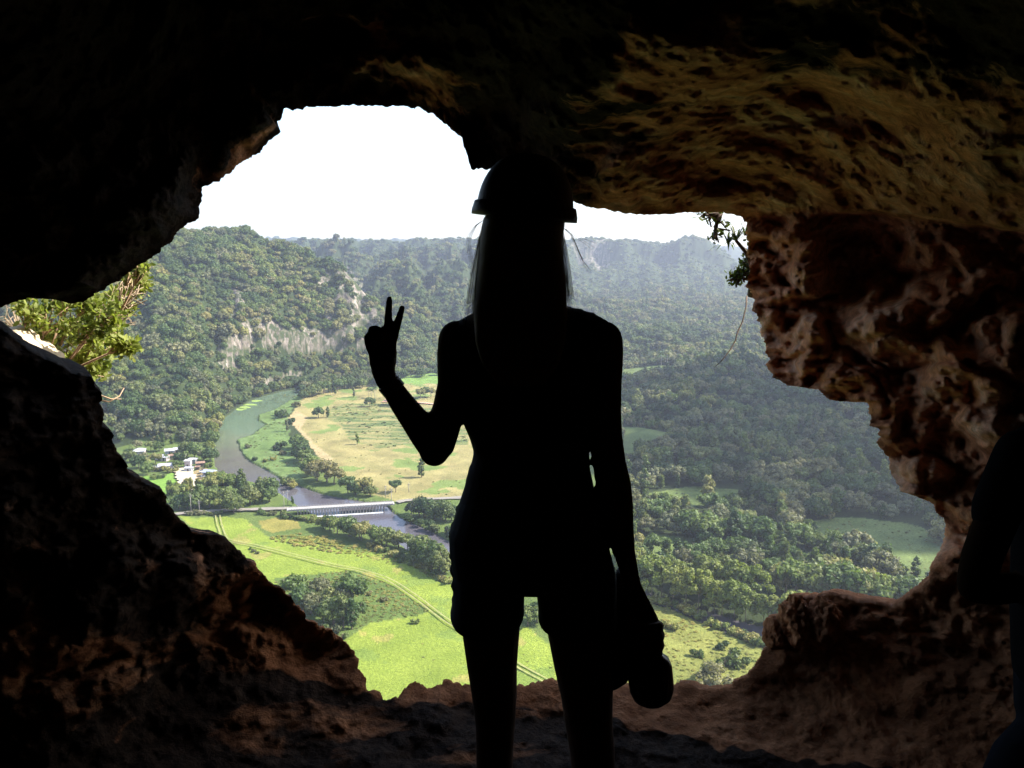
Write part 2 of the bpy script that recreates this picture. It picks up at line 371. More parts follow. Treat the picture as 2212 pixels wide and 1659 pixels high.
rock_ = mix(t, ramp(t, rc_.outputs[0], [(.47, (0, 0, 0)), (.53, (1, 1, 1))]), rock_, (.05, .065, .028))
o = mix(t, va.outputs[1], o, rock_)
t.links.new(o, b.inputs['Base Color']); b.inputs['Roughness'].default_value = .95; b.inputs['Specular IOR Level'].default_value = .1
bump(t, b, n3.outputs[0], .8, 1.2)
hill = (ZZ > GZ+6) & (YY > 560)
fh = hill.reshape(-1)[F4].all(1)
Vt = P3.reshape(-1, 3); Ct = np.concatenate([C, rk[..., None]*1.0], -1).reshape(-1, 4)
for nm, sel in (('ground', ~fh), ('hills', fh)):
    FF = F4[sel]; u, inv = np.unique(FF, return_inverse=True)
    g = mk(nm, Vt[u], inv.reshape(FF.shape), m); vcol(g, 'cover', Ct[u]); tag(g, kind='structure')
def sheet(name, poly, z, mat, sub=None):
    """flat polygon lying on the valley floor"""
    P = at_z(np.array([p[0] for p in poly], float), np.array([p[1] for p in poly], float), z)
    bm = bmesh.new(); vs = [bm.verts.new(p) for p in P]; bm.faces.new(vs); bmesh.ops.triangulate(bm, faces=bm.faces[:])
    me = bpy.data.meshes.new(name); bm.to_mesh(me); bm.free(); me.materials.append(mat)
    o = bpy.data.objects.new(name, me); COL.objects.link(o); return o
def grow(poly, k):
    c = np.array(poly, float); n = len(c); r = []
    for i in range(n):
        a, b_ = c[i-1], c[(i+1) % n]; d = b_-a; nn = np.array([d[1], -d[0]]); nn /= np.linalg.norm(nn)+1e-9; r.append(tuple(c[i]+nn*k))
    return r
m, t, b = nodes('river_water')
pos = N(t, 'ShaderNodeNewGeometry'); sx = N(t, 'ShaderNodeSeparateXYZ'); t.links.new(pos.outputs['Position'], sx.inputs[0])
mr = N(t, 'ShaderNodeMapRange'); mr.inputs[1].default_value = 500; mr.inputs[2].default_value = 680; t.links.new(sx.outputs[1], mr.inputs[0])
nn = tex(t, .03, 4, coord=pos.outputs['Position'])
ad = N(t, 'ShaderNodeMath', operation='ADD'); t.links.new(mr.outputs[0], ad.inputs[0])
sb = N(t, 'ShaderNodeMath', operation='MULTIPLY_ADD'); t.links.new(nn.outputs[0], sb.inputs[0]); sb.inputs[1].default_value = .7; sb.inputs[2].default_value = -.35
t.links.new(sb.outputs[0], ad.inputs[1])
o = ramp(t, ad.outputs[0], [(0, (.075, .068, .08)), (.45, (.09, .085, .07)), (.8, (.10, .125, .075)), (1, (.09, .135, .085))])
t.links.new(o, b.inputs['Base Color']); b.inputs['Roughness'].default_value = .12; b.inputs['IOR'].default_value = 1.33
wv = tex(t, .8, 4, coord=pos.outputs['Position']); bump(t, b, wv.outputs[0], .25, .25)
tag(sheet('river', grow(RIVER, -5), GZ-1.0, m), kind='structure')
am = simple('pond_scum', (.19, .27, .05), .8, .3, .3)
for k_, (ax, ay, aw, ah) in enumerate([(540,874,14,2.5),(527,880,12,3),(553,866,12,2),(519,884,13,2.2)]):
    pl = [(ax+aw*math.cos(a)*(1+.3*math.sin(3*a+k_)), ay+ah*math.sin(a)*(1+.3*math.cos(2*a+k_))) for a in np.linspace(0, 2*math.pi, 18, endpoint=False)]
    o = sheet('algae', pl, GZ-.9, am); tag(o, kind='stuff')
def strip(name, pts, width, z, mat, sub=8, prof=None):
    P = [at_z(x, y, z) for x, y in pts]; P = np.array(P); seg = []
    for i in range(len(P)-1):
        p0, p1, p2, p3 = P[max(i-1, 0)], P[i], P[i+1], P[min(i+2, len(P)-1)]
        for k in range(sub):
            u = k/sub; seg.append(.5*((2*p1)+(-p0+p2)*u+(2*p0-5*p1+4*p2-p3)*u*u+(-p0+3*p1-3*p2+p3)*u**3))
    seg.append(P[-1]); P = np.array(seg); V = []; F = []
    for i in range(len(P)):
        d = P[min(i+1, len(P)-1)]-P[max(i-1, 0)]; n_ = np.array([d[1], -d[0], 0]); n_ /= np.linalg.norm(n_)+1e-9
        ww = width*(1+.15*math.sin(i*1.7)+.1*math.sin(i*.6))
        V += [P[i]-n_*ww/2, P[i]+n_*ww/2]
    F = [(2*i, 2*i+1, 2*i+3, 2*i+2) for i in range(len(P)-1)]
    return mk(name, V, F, mat)
dirt = simple('track_dirt', (.22, .215, .075), .95, .3, .7); roadm = simple('pale_road', (.20, .18, .15), .9, .15, .4)
V0 = np.array(TRACK, float)
trk = []
for off in (-1.1, 1.1):                 # two wheel ruts
    P = at_z(V0[:, 0], V0[:, 1], GZ+.75); d = np.gradient(P, axis=0); n_ = np.stack([d[:, 1], -d[:, 0], 0*d[:, 0]], -1); n_ /= np.linalg.norm(n_, axis=1)[:, None]
    qx, qy = to_q(P+n_*off); o = strip('dirt_track', list(zip(qx, qy)), .6, GZ+.75, dirt); tag(o, kind='structure')
road = strip('road', [(340,1116),(385,1109),(430,1105),(500,1101),(560,1099),(625,1097)], 4.6, GZ+1.0, roadm); tag(road, kind='structure')
road = strip('road', [(858,1084),(880,1080),(930,1077),(1000,1074),(1100,1070),(1250,1066)], 4.2, GZ+1.0, roadm); tag(road, kind='structure')
path = strip('dirt_road', [(830,868),(800,862),(770,868),(900,878),(960,868)][:1]+[(850,858),(880,866),(920,870),(970,876),(1040,886)], 5, GZ+.9, simple('red_dirt', (.42, .24, .15), .95, .2, .5)); tag(path, kind='structure')
pt = strip('dirt_road', [(396,1010),(398,1022),(404,1034),(402,1046),(394,1060)], 11, GZ+.9, simple('pale_dirt', (.46, .38, .27), .95, .15, .5)); tag(pt, kind='structure')
# ================================================================== CAVE
OUT = [(-120,655),(-60,660),(0,665),(30,655),(60,643),(85,646),(110,645),(130,655),(152,658),(175,651),(200,640),(250,610),(300,574),(320,560),(345,545),(360,528),(372,515),(385,500),(400,490),(428,470),(434,440),(436,405),(470,392),(500,370),(530,345),(560,330),(580,305),(600,294),(606,285),(597,266),(606,255),(613,234),(640,238),(680,230),(720,232),(760,228),(800,230),(850,228),(880,228),(910,236),(935,248),(955,262),(975,282),(998,296),(1000,315),(1010,335),(1012,350),(1018,366),(1060,366),(1100,385),(1160,408),(1236,434),(1260,445),(1300,452),(1350,460),(1390,465),(1420,463),(1480,459),(1540,458),(1580,462),(1606,470),(1612,490),(1618,530),(1625,560),(1620,590),(1617,630),(1628,670),(1640,700),(1655,740),(1653,753),(1660,770),(1655,790),(1671,815),(1700,830),(1726,836),(1759,841),(1789,860),(1803,866),(1859,869),(1877,885),(1888,900),(1882,916),(1899,937),(1897,966),(1917,988),(1927,1025),(1947,1062),(1976,1071),(2002,1082),(2020,1091),(2021,1107),(2039,1121),(2046,1146),(2044,1172),(2035,1194),(2017,1220),(2011,1242),(1995,1267),(1973,1282),(1958,1295),(1929,1312),(1903,1308),(1888,1304),(1859,1304),(1837,1295),(1815,1291),(1796,1284),(1770,1291),(1761,1297),(1745,1290),(1719,1289),(1700,1293),(1689,1306),(1686,1334),(1656,1334),(1655,1355),(1652,1372),(1663,1391),(1652,1409),(1629,1435),(1607,1464),(1585,1475),(1582,1485),(1545,1490),(1508,1488),(1493,1477),(1479,1475),(1464,1481),(1400,1490),(1350,1478),(1300,1480),(1240,1475),(1197,1469),(1185,1470),(1170,1476),(1150,1475),(1138,1482),(1122,1480),(1060,1484),(1011,1478),(998,1484),(989,1475),(966,1470),(957,1470),(955,1481),(947,1482),(935,1485),(920,1482),(913,1477),(901,1476),(898,1470),(886,1476),(881,1481),(860,1507),(835,1513),(820,1495),(792,1490),(791,1464),(774,1445),(775,1427),(762,1403),(746,1384),(728,1369),(691,1357),(664,1338),(651,1317),(627,1292),(608,1274),(578,1252),(553,1225),(547,1213),(517,1197),(489,1164),(474,1157),(440,1154),(415,1148),(397,1130),(379,1112),(369,1099),(360,1090),(356,1070),(343,1058),(302,1037),(282,1025),(268,996),(249,968),(241,955),(247,943),(241,935),(223,923),(223,886),(217,849),(204,829),(194,812),(184,816),(159,808),(135,792),(106,780),(73,763),(41,739),(20,722),(0,710),(-60,690),(-110,672)]
CEN = np.array([1100., 900.])
o_ = np.array(OUT, float); seg = np.roll(o_, -1, 0)-o_; L = np.hypot(*seg.T); cum = np.concatenate([[0], np.cumsum(L)])
NU = 1800
u_ = np.linspace(0, cum[-1], NU, endpoint=False)
oc = np.vstack([o_, o_[:1]])
ox = np.interp(u_, cum, oc[:, 0]); oy = np.interp(u_, cum, oc[:, 1])
# crumbly rock edge
jn = fbm(np.stack([ox/24, oy/24, 0*ox], -1), 6, 5, .68)
rr = np.stack([ox, oy], -1)-CEN; ra = np.hypot(*rr.T)
ampl = np.interp(u_, cum, [8. if (p[0] < 420 or p[1] > 1000) else (4 if p[1] < 480 and p[0] > 1200 else (13 if p[0] > 1600 else 7)) for p in oc])
ra2 = ra+jn*ampl
ang = np.unwrap(np.arctan2(rr[:, 1], rr[:, 0])); ang = np.maximum.accumulate(ang) if ang[-1] > ang[0] else np.minimum.accumulate(ang)
ox, oy = CEN[0]+ra2*np.cos(ang), CEN[1]+ra2*np.sin(ang)
RIMY = [(-120,655,2.7),(0,665,2.8),(150,655,2.9),(436,405,3.1),(613,234,3.3),(850,228,3.5),(1018,366,3.3),(1240,434,3.15),(1420,463,3.25),(1606,470,3.7),(1620,590,3.8),(1655,770,3.6),(1860,868,3.3),(1897,966,3.15),(1947,1062,3.0),(2046,1146,2.9),(2011,1242,2.75),(1928,1311,2.9),(1800,1288,2.95),(1690,1310,2.8),(1655,1390,2.85),(1585,1475,2.95),(1479,1475,3.0),(1240,1475,2.98),(950,1482,2.93),(835,1513,2.8),(775,1427,2.75),(627,1292,2.7),(440,1154,2.65),(343,1057,2.6),(222,900,2.5),(82,765,2.4),(0,710,2.35),(-60,690,2.35)]
CTRL = RIMY+[(2100,1400,2.6),(1850,1450,2.65),(1750,1380,2.75),(1700,1550,2.6),(2212,1300,2.5),(2212,1000,2.4),(2212,700,2.45),(1900,700,2.65),(1800,600,2.95),(2050,900,2.5),(1720,640,3.2),(1780,760,2.95),(1960,900,2.75),(2080,1080,2.6),
 (1700,430,3.0),(1900,420,2.55),(2100,430,2.3),(2212,450,2.1),(1606,300,2.6),(1606,150,2.15),(1606,0,1.9),(1300,300,2.75),(1300,150,2.4),(1300,0,2.05),(1100,200,2.95),(850,150,3.1),(850,0,2.5),(500,200,2.9),(300,400,2.65),(200,100,2.2),(0,400,2.3),(0,0,1.85),(2212,0,1.5),(2000,200,1.85),(1900,300,2.15),
 (0,900,2.2),(0,1200,2.15),(200,1300,2.35),(0,1500,2.2),(400,1400,2.55),(600,1500,2.7)]
CTRL = np.array(CTRL, float); cd = ray(CTRL[:, 0], CTRL[:, 1]); cR = CTRL[:, 2]*np.linalg.norm(cd, axis=1)/cd[:, 1]; cd /= np.linalg.norm(cd, axis=1)[:, None]
def R_base(D):
    sh = D.shape[:-1]; D = D.reshape(-1, 3)
    num = np.zeros(len(D)); den = np.zeros(len(D))
    for i in range(len(cd)):
        c = np.clip(D @ cd[i], -1, 1); a2 = 2*(1-c); wgt = np.exp(-a2/(2*rad(4.5)**2))+.02*np.exp(-a2/(2*rad(11)**2)); num += wgt*cR[i]; den += wgt
    x, y, z = D.T; e = 1e-6
    inv = (np.maximum(-x, 0)/2.5)**6+(np.maximum(x, 0)/2.3)**6+(np.maximum(z, 0)/.95)**6+(np.maximum(-y, 0)/7)**6+(np.maximum(y, 0)/3.2)**6+(np.maximum(-z, 0)/1.58)**6
    room = np.maximum(inv, e)**(-1/6)
    ep = .004
    R = (num+ep*room)/(den+ep)
    fl = CAMZ/np.maximum(-z, 1e-4)
    R = (R**-14+fl**-14)**(-1/14)
    return R.reshape(sh)
# grid of directions from the rim round to the back of the cave
dr = ray(ox, oy); dr /= np.linalg.norm(dr, axis=1)[:, None]
c0 = ray(CEN[0], CEN[1]); c0 /= np.linalg.norm(c0)
a0 = np.arccos(np.clip(dr @ c0, -1, 1)); tan_ = dr-(dr @ c0)[:, None]*c0; tan_ /= np.linalg.norm(tan_, axis=1)[:, None]
vv = np.concatenate([np.linspace(0, .004, 3, endpoint=False), np.linspace(.004, .26, 330, endpoint=False), np.linspace(.26, 1, 60)**1.0])
vv = vv[:, None]
amax = math.pi-.02
th = a0[None]+(amax-a0[None])*vv
# even out: further rings become circles
D = np.cos(th)[..., None]*c0+np.sin(th)[..., None]*tan_[None]
R = R_base(D)
qd = D*1.0; f_ = np.maximum(qd[..., 1]*cp-qd[..., 2]*sp, 1e-3)
gx = CX+qd[..., 0]/f_*FPX; gy = CY-(qd[..., 1]*sp+qd[..., 2]*cp)/f_*FPX
front = (qd[..., 1]*cp-qd[..., 2]*sp) > .3
# lip: the ceiling hangs lower, the wall under it is set back
lipy = np.interp(gx, [1560,1606,1640,1700,1760,1830,1900,2000,2212,2600], [440,468,480,481,474,456,462,470,500,560])+8*noise(np.stack([gx/60, 0*gx, 0*gx], -1), 7)
lip = sstep(-6, 10, gy-lipy)*sstep(1600, 1700, gx)*(1-sstep(60, 260, gy-lipy))*front
R = R+.36*lip*sstep(1720, 1860, gx)
P0 = np.array([0, 0, CAMZ])+D*R[..., None]
q = P0
rightm = sstep(1150, 1700, gx)*front
floorm = sstep(.35, .05, q[..., 2]) if False else 1-sstep(.05, .4, q[..., 2])
lay = np.array([.8, .8, 1.9])
big = fbm(q*1.1, 3, 1)*.16
med = (ridged(q*lay*2.3+.35*big[..., None], 4, 2)-.45)*.13
fin = fbm(q*9, 4, 3, .6)*.045
pits = np.clip(.42-worley(q*np.array([5.5, 5.5, 6.5])+.5*fbm(q*5, 2, 8)[..., None], 4), 0, 1)*.30
pits2 = np.clip(.45-worley(q*15, 14), 0, 1)*.07
wallr = rightm*sstep(480, 560, gy)*(1-sstep(1180, 1330, gy))
qw = q+.06*np.stack([fbm(q*4, 2, 18), fbm(q*4, 2, 19), fbm(q*4, 2, 20)], -1)
rub = np.clip(.55-worley(qw*np.array([5., 5., 7.]), 24), -.2, 1)*.20+np.clip(.5-worley(qw*11, 25), -.2, 1)*.10+np.clip(.5-worley(qw*23, 26), -.2, 1)*.05
cr = np.clip(.10-np.abs(noise(q*np.array([2.4, 2.4, 5.])+.6*fbm(q*3, 3, 28)[..., None], 27)), 0, 1)*.5
lam = (ridged(np.stack([q[..., 0]*3+q[..., 2]*1.2, q[..., 1]*3, q[..., 2]*9-q[..., 0]*3], -1)+.4*fbm(q*3, 2, 33)[..., None], 4, 34)-.45)*.055
ceilm = np.clip(1-wallr, 0, 1)*(1-sstep(480, 560, gy))*front
slab = (ridged(np.stack([q[..., 0]*1.5+q[..., 1]*.9, q[..., 1]*1.1, q[..., 2]*2.2], -1)+.35*fbm(q*1.2, 2, 37)[..., None], 3, 36)-.45)*.17*ceilm
disp = big+slab+lam*wallr+med*(1-.3*wallr-.55*ceilm)+fin*1.15+(pits+pits2)*(.06+.57*wallr)-rub*(.15-.1*ceilm+1.1*wallr)+cr*(.22-.1*ceilm+.8*wallr)-.01
disp = disp*(1-floorm)+floorm*(fbm(q*2.2, 3, 6)*.04+fbm(q*9, 4, 7, .6)*.022)
disp *= .35+.65*sstep(0, .01, vv)
scale_r = np.clip(R/2.5, .6, 2)
Rn = np.maximum(R+disp*scale_r, .55)
P = np.array([0, 0, CAMZ])+D*Rn[..., None]
# outer cliff face rows, from the rim outwards
rim = P[0]; ctr = np.array([np.mean(rim[:, 0]), 0, np.mean(rim[:, 2])])
e = np.stack([rim[:, 0]-ctr[0], 0*rim[:, 0], rim[:, 2]-ctr[2]], -1); e /= np.linalg.norm(e, axis=1)[:, None]
offs = [.03, .08, .16, .3, .5, .8, 1.3, 2.2, 4, 8, 16, 35, 80, 165]
ext = []
for k, of in enumerate(offs):
    of2 = min(of, 14) if False else of
    p = rim+e*of2+np.array([0, 1, 0])*(.30*(1-math.exp(-of/.12))-.4*(1-math.exp(-of/3)))
    p[:, 2] = np.minimum(p[:, 2], 40+0*p[:, 2])
    n_ = fbm(p*np.array([1.2, 1.2, 1.2])/max(1, of/4), 4, 50)*min(.12+.15*of, 1.6)
    p[:, 1] += n_*(1 if of > .2 else .3)-.0; p[:, 1] = np.maximum(p[:, 1], rim[:, 1]*.55)
    ext.append(p)
ext = np.array(ext[::-1])
ALL = np.concatenate([ext, P], 0); ne = len(ext); nr, nc = ALL.shape[:2]
tone = np.zeros((nr, nc, 3))
G = np.concatenate([np.repeat(gx[:1], ne, 0), gx]), np.concatenate([np.repeat(gy[:1], ne, 0), gy])
tn = np.clip(sstep(1050, 1450, G[0])*.60+.15, 0, 1)                     # share of clean tan rock, lowered on the near floor for soil and shade
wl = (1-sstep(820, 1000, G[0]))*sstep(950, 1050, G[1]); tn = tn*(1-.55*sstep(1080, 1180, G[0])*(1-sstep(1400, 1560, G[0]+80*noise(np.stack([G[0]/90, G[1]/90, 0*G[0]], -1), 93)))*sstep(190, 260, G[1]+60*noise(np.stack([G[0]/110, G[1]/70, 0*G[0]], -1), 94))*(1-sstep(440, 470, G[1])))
tn = np.where(G[1] > 1250, np.maximum(tn, .97), tn); tn = tn*(1-wl)+wl*(.28+.55*sstep(250, 750, G[0])*sstep(1050, 1350, G[1])); ln = np.interp(G[0], [-500, 300, 700, 860, 1100, 1500, 1750, 2300], [1200, 1340, 1480, 1508, 1515, 1595, 1640, 1700])+26*noise(np.stack([G[0]/45, G[1]/45, 0*G[0]], -1), 91); tn = tn+(.28-tn)*sstep(-8, 14, G[1]-ln)*(G[1] > 1150); tn = np.where((G[0] > 1600) & (G[1] > 500) & (G[1] < 1450), np.maximum(tn, .93), tn); tn = tn*(1-.55*sstep(1850, 2150, G[0])*(1-sstep(420, 500, G[1])))*(1-.6*(1-sstep(40, 260, G[1]+90*noise(np.stack([G[0]/160, G[1]/160, 0*G[0]], -1), 92))))  # near floor darkened for soil and shade; ceiling darker towards top and right
rd = sstep(1150, 1300, G[1])                                            # red earth
fl = 1-sstep(.0, .25, ALL[..., 2])
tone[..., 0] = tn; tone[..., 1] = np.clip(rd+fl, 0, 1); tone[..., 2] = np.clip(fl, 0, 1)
idx = np.arange(nr*nc).reshape(nr, nc); nx = np.roll(idx, -1, 1)
F4 = np.stack([idx[:-1], idx[1:], nx[1:], nx[:-1]], -1)                 # rows x cols x 4
m, t, b = nodes('cave_rock'); va = N(t, 'ShaderNodeVertexColor', layer_name='tone'); sc = N(t, 'ShaderNodeSeparateColor'); t.links.new(va.outputs[0], sc.inputs[0])
pos = N(t, 'ShaderNodeNewGeometry').outputs['Position']
mp = N(t, 'ShaderNodeMapping'); mp.inputs['Rotation'].default_value = (0, 0, .6); mp.inputs['Scale'].default_value = (.75, 1.6, 1.7); t.links.new(pos, mp.inputs[0])
nA = tex(t, 1.15, 12, .62, dist=.5, coord=mp.outputs[0]); nB = tex(t, 4.5, 8, .65, dist=.4, coord=mp.outputs[0]); nC = tex(t, 26, 8, .7, coord=pos); nD = tex(t, 1.3, 5, .55, dist=.3, coord=pos)
vo = tex(t, 34, kind='ShaderNodeTexVoronoi', coord=pos)
tan = ramp(t, nB.outputs[0], [(.3, (.46, .17, .085)), (.5, (.86, .38, .19)), (.66, (.98, .60, .40))])
red = ramp(t, nB.outputs[0], [(.3, (.22, .085, .035)), (.6, (.50, .215, .095)), (.8, (.64, .33, .17))])
col = mix(t, ramp(t, nD.outputs[0], [(.58, (0, 0, 0)), (.68, (1, 1, 1))]), tan, red)
col = mix(t, sc.outputs[1], col, red)
# black mineral crust, near-floor soil and painted shade: spreads where tone is low
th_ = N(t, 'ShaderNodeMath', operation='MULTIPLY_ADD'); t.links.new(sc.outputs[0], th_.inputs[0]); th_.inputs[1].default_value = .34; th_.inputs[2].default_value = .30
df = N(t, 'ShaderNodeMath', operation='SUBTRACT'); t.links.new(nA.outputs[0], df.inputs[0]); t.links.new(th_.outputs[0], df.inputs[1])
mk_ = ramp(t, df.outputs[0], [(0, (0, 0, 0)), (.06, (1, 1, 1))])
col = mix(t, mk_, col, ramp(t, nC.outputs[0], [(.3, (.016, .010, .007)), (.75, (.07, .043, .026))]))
col = mix(t, 1, col, ramp(t, nC.outputs[0], [(.3, (.6, .6, .6)), (.7, (1.25, 1.25, 1.25))]), 'MULTIPLY')
t.links.new(col, b.inputs['Base Color']); b.inputs['Roughness'].default_value = .95; b.inputs['Specular IOR Level'].default_value = .08
bump(t, b, nC.outputs[0], 1, .035)
cave_mat = m
colq = (ox, oy)
sec = np.zeros(nc, int)                                                   # 0 ceiling 1 right wall 2 floor 3 left wall
sec[(oy < 700)] = 0
sec[(ox > 1600) & (oy > 480) & (oy < 1300)] = 1
sec[(ox > 790) & (oy >= 1284)] = 2
sec[(ox < 800) & (oy > 680)] = 3
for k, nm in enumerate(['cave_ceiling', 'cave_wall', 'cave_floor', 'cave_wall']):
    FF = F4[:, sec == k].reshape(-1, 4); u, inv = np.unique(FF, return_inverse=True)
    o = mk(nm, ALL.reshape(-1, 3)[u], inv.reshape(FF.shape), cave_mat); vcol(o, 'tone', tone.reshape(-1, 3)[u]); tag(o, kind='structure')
# cap the back pole
V = P[-1]; o = mk('cave_wall', np.vstack([V, V.mean(0)]), [(i, (i+1) % nc, nc) for i in range(0, nc)], cave_mat); vcol(o, 'tone', np.full((nc+1, 3), .3)); tag(o, kind='structure')
def cave_point(x, y, off=0.0):
    """point on the cave surface seen at x, y (nearest grid vertex), moved off towards the camera"""
    d = ray(x, y); d = d/np.linalg.norm(d); k = np.argmax(D.reshape(-1, 3) @ d); r = Rn.reshape(-1)[k]
    return np.array([0, 0, CAMZ])+d*(r-off)
# ================================================================== VEGETATION
rng = np.random.default_rng(7)
bark = simple('bark', (.16, .12, .09), .9, .3, 3)
L_dark = leafmat('leaves_dark', (.030, .060, .018), (.075, .115, .032), (.14, .16, .055))
L_mid = leafmat('leaves_mid', (.060, .10, .030), (.12, .165, .045), (.21, .20, .08))
L_grey = leafmat('leaves_grey', (.10, .11, .05), (.15, .15, .08), (.20, .20, .11))
L_grass = leafmat('grass_blades', (.17, .20, .05), (.20, .21, .06), (.23, .21, .08), .3)
L_yel = leafmat('leaves_bamboo', (.13, .17, .035), (.16, .19, .045), (.19, .21, .06))
def quads(C, Nn, size, rg):
    """leaf-clump faces centred at C, facing Nn"""
    n = len(C); a = rg.normal(size=(n, 3)); a -= (a*Nn).sum(1)[:, None]*Nn; a /= np.linalg.norm(a, axis=1)[:, None]+1e-9
    b = np.cross(Nn, a); s = (size*rg.uniform(.6, 1.3, n))[:, None]; k = rg.uniform(.5, .9, n)[:, None]
    V = np.stack([C-a*s, C+b*s*k, C+a*s, C-b*s*k], 1).reshape(-1, 3)
    return V, np.arange(n*4).reshape(n, 4)
def crown_mesh(seed, R=5., H=7., lobes=22, n=900, leaf=.55, flat=.75, z0=2.5, kind='round'):
    rg = np.random.default_rng(seed)
    Cs = []; Rs = []
    for k in range(lobes):
        th = rg.uniform(0, 2*math.pi); u = rg.uniform(0, 1)
        if kind == 'round':
            ph = math.acos(1-1.35*u); rr = rg.uniform(.55, .82); c = np.array([math.sin(ph)*math.cos(th)*R*rr, math.sin(ph)*math.sin(th)*R*rr, z0+H*.42+math.cos(ph)*H*.40*rr])
            lr = R*rg.uniform(.26, .42)
        elif kind == 'flat':
            r_ = math.sqrt(u)*R*.8; c = np.array([r_*math.cos(th), r_*math.sin(th), z0+H*.72-.5*H*(r_/R)**2*rg.uniform(.2, 1.2)+rg.uniform(-.12, .1)*H]); lr = R*rg.uniform(.2, .32)
        elif kind == 'tall':
            zz = u; r_ = R*.6*math.sin(math.pi*(.15+.8*zz))*rg.uniform(.4, 1); c = np.array([r_*math.cos(th), r_*math.sin(th), z0+H*zz]); lr = R*rg.uniform(.3, .5)
        elif kind == 'bamboo':
            r_ = math.sqrt(u)*R*.85; c = np.array([r_*math.cos(th), r_*math.sin(th), z0+H*(.9-.6*(r_/R)**2)*rg.uniform(.75, 1)]); lr = R*rg.uniform(.17, .27)
        else:
            r_ = math.sqrt(u)*R*.75; c = np.array([r_*math.cos(th), r_*math.sin(th), z0+rg.uniform(.2, .6)*H]); lr = R*rg.uniform(.25, .4)
        Cs.append(c); Rs.append(lr)
    Cs = np.array(Cs); Rs = np.array(Rs)
    w_ = Rs**2; pick = rg.choice(len(Cs), n, p=w_/w_.sum())
    d = rg.normal(size=(n, 3)); d /= np.linalg.norm(d, axis=1)[:, None]
    if kind == 'bamboo': d[:, 2] = np.abs(d[:, 2])*1.2-.25; d /= np.linalg.norm(d, axis=1)[:, None]
    sh = rg.uniform(.72, 1.08, n)[:, None]
    ax = np.array([1, 1, flat if kind != 'bamboo' else 1.1])
    P = Cs[pick]+d*Rs[pick][:, None]*sh*ax
    nn = d+rg.normal(size=(n, 3))*.45; nn /= np.linalg.norm(nn, axis=1)[:, None]
    V, F = quads(P, nn, leaf, rg)
    # drooping stragglers breaking the outline
    m_ = max(n//12, 8); pk = rg.choice(len(Cs), m_); d2 = rg.normal(size=(m_, 3)); d2 /= np.linalg.norm(d2, axis=1)[:, None]
    V2, F2 = quads(Cs[pk]+d2*Rs[pk][:, None]*1.2, d2, leaf*.8, rg)
    V = np.vstack([V, V2]); F = np.vstack([F, F2+len(F)*4])
    # inner leaf mass: rough low polyhedra
    k = len(V); bv = []; bf = []
    for c, r_ in zip(Cs, Rs):
        n_, m2 = 6, 4; s0 = k+len(bv)
        for i in range(m2+1):
            for j in range(n_):
                ph = math.pi*(i+.02)/(m2+.04); t_ = 2*math.pi*(j+.5*(i % 2))/n_; q_ = r_*.78*rg.uniform(.8, 1.12)
                bv.append(c+q_*np.array([math.sin(ph)*math.cos(t_), math.sin(ph)*math.sin(t_), math.cos(ph)*flat]))
        for i in range(m2):
            for j in range(n_): bf.append((s0+i*n_+j, s0+(i+1)*n_+j, s0+(i+1)*n_+(j+1) % n_, s0+i*n_+(j+1) % n_))
    return np.vstack([V, np.array(bv)]), np.vstack([F, np.array(bf)])
def trunk_mesh(seed, H, r=.28, z0=2.5, spread=3., n=5):
    rg = random.Random(seed); mb = MB()
    top = (rg.uniform(-.4, .4), rg.uniform(-.4, .4), z0+H*.35)
    mb.tube([(0, 0, -.6), (rg.uniform(-.1, .1), 0, z0*.5), top], [r*1.25, r, r*.7], 6)
    for k in range(n):
        a = 2*math.pi*(k+rg.random()*.5)/n; l = spread*rg.uniform(.6, 1)
        s_ = (top[0]*.8, top[1]*.8, z0+H*rg.uniform(.05, .3))
        mb.tube([s_, (s_[0]+math.cos(a)*l*.5, s_[1]+math.sin(a)*l*.5, s_[2]+H*.15), (s_[0]+math.cos(a)*l, s_[1]+math.sin(a)*l, s_[2]+H*.4)], [r*.5, r*.35, r*.12], 5)
    return mb
PROTO = {}
def proto(key, crown, mat, tr):
    V, F = crown; me = bpy.data.meshes.new('crown'); cm = mk('crown', V, F, mat, smooth=False)
    tm = tr.build('trunk', bark, smooth=True); PROTO[key] = (cm.data, tm.data)
    bpy.data.objects.remove(cm); bpy.data.objects.remove(tm)
for k in range(3):
    proto('broad%d' % k, crown_mesh(10+k, 4.9, 8.6, 26, 1150, .50, flat=.95, z0=.9), (L_dark, L_mid, L_dark)[k], trunk_mesh(k, 8))
    proto('flat%d' % k, crown_mesh(20+k, 5.6, 9.0, 30, 1100, .50, kind='flat', z0=.9, flat=.95), (L_mid, L_grey, L_mid)[k], trunk_mesh(30+k, 8, spread=5))
    proto('tall%d' % k, crown_mesh(30+k, 3.0, 10, 20, 800, .45, kind='tall', z0=1.6), (L_mid, L_dark, L_grey)[k], trunk_mesh(40+k, 9, z0=1.6, spread=1.4))
    proto('bush%d' % k, crown_mesh(40+k, 2.6, 3.4, 14, 450, .34, kind='bush', z0=-.3), (L_mid, L_dark, L_grey)[k], trunk_mesh(50+k, 3, r=.12, z0=.3, spread=1.2))
    proto('bamboo%d' % k, crown_mesh(50+k, 6.5, 14, 46, 2400, .50, kind='bamboo', z0=0), L_yel, trunk_mesh(60+k, 13, r=.14, z0=3, spread=4, n=9))
for k in range(2): proto('tuft%d' % k, crown_mesh(80+k, 2.6, 3.0, 12, 420, .42, kind='bush', z0=-.4), L_grass, trunk_mesh(90+k, 3, r=.08, z0=.3, spread=1))
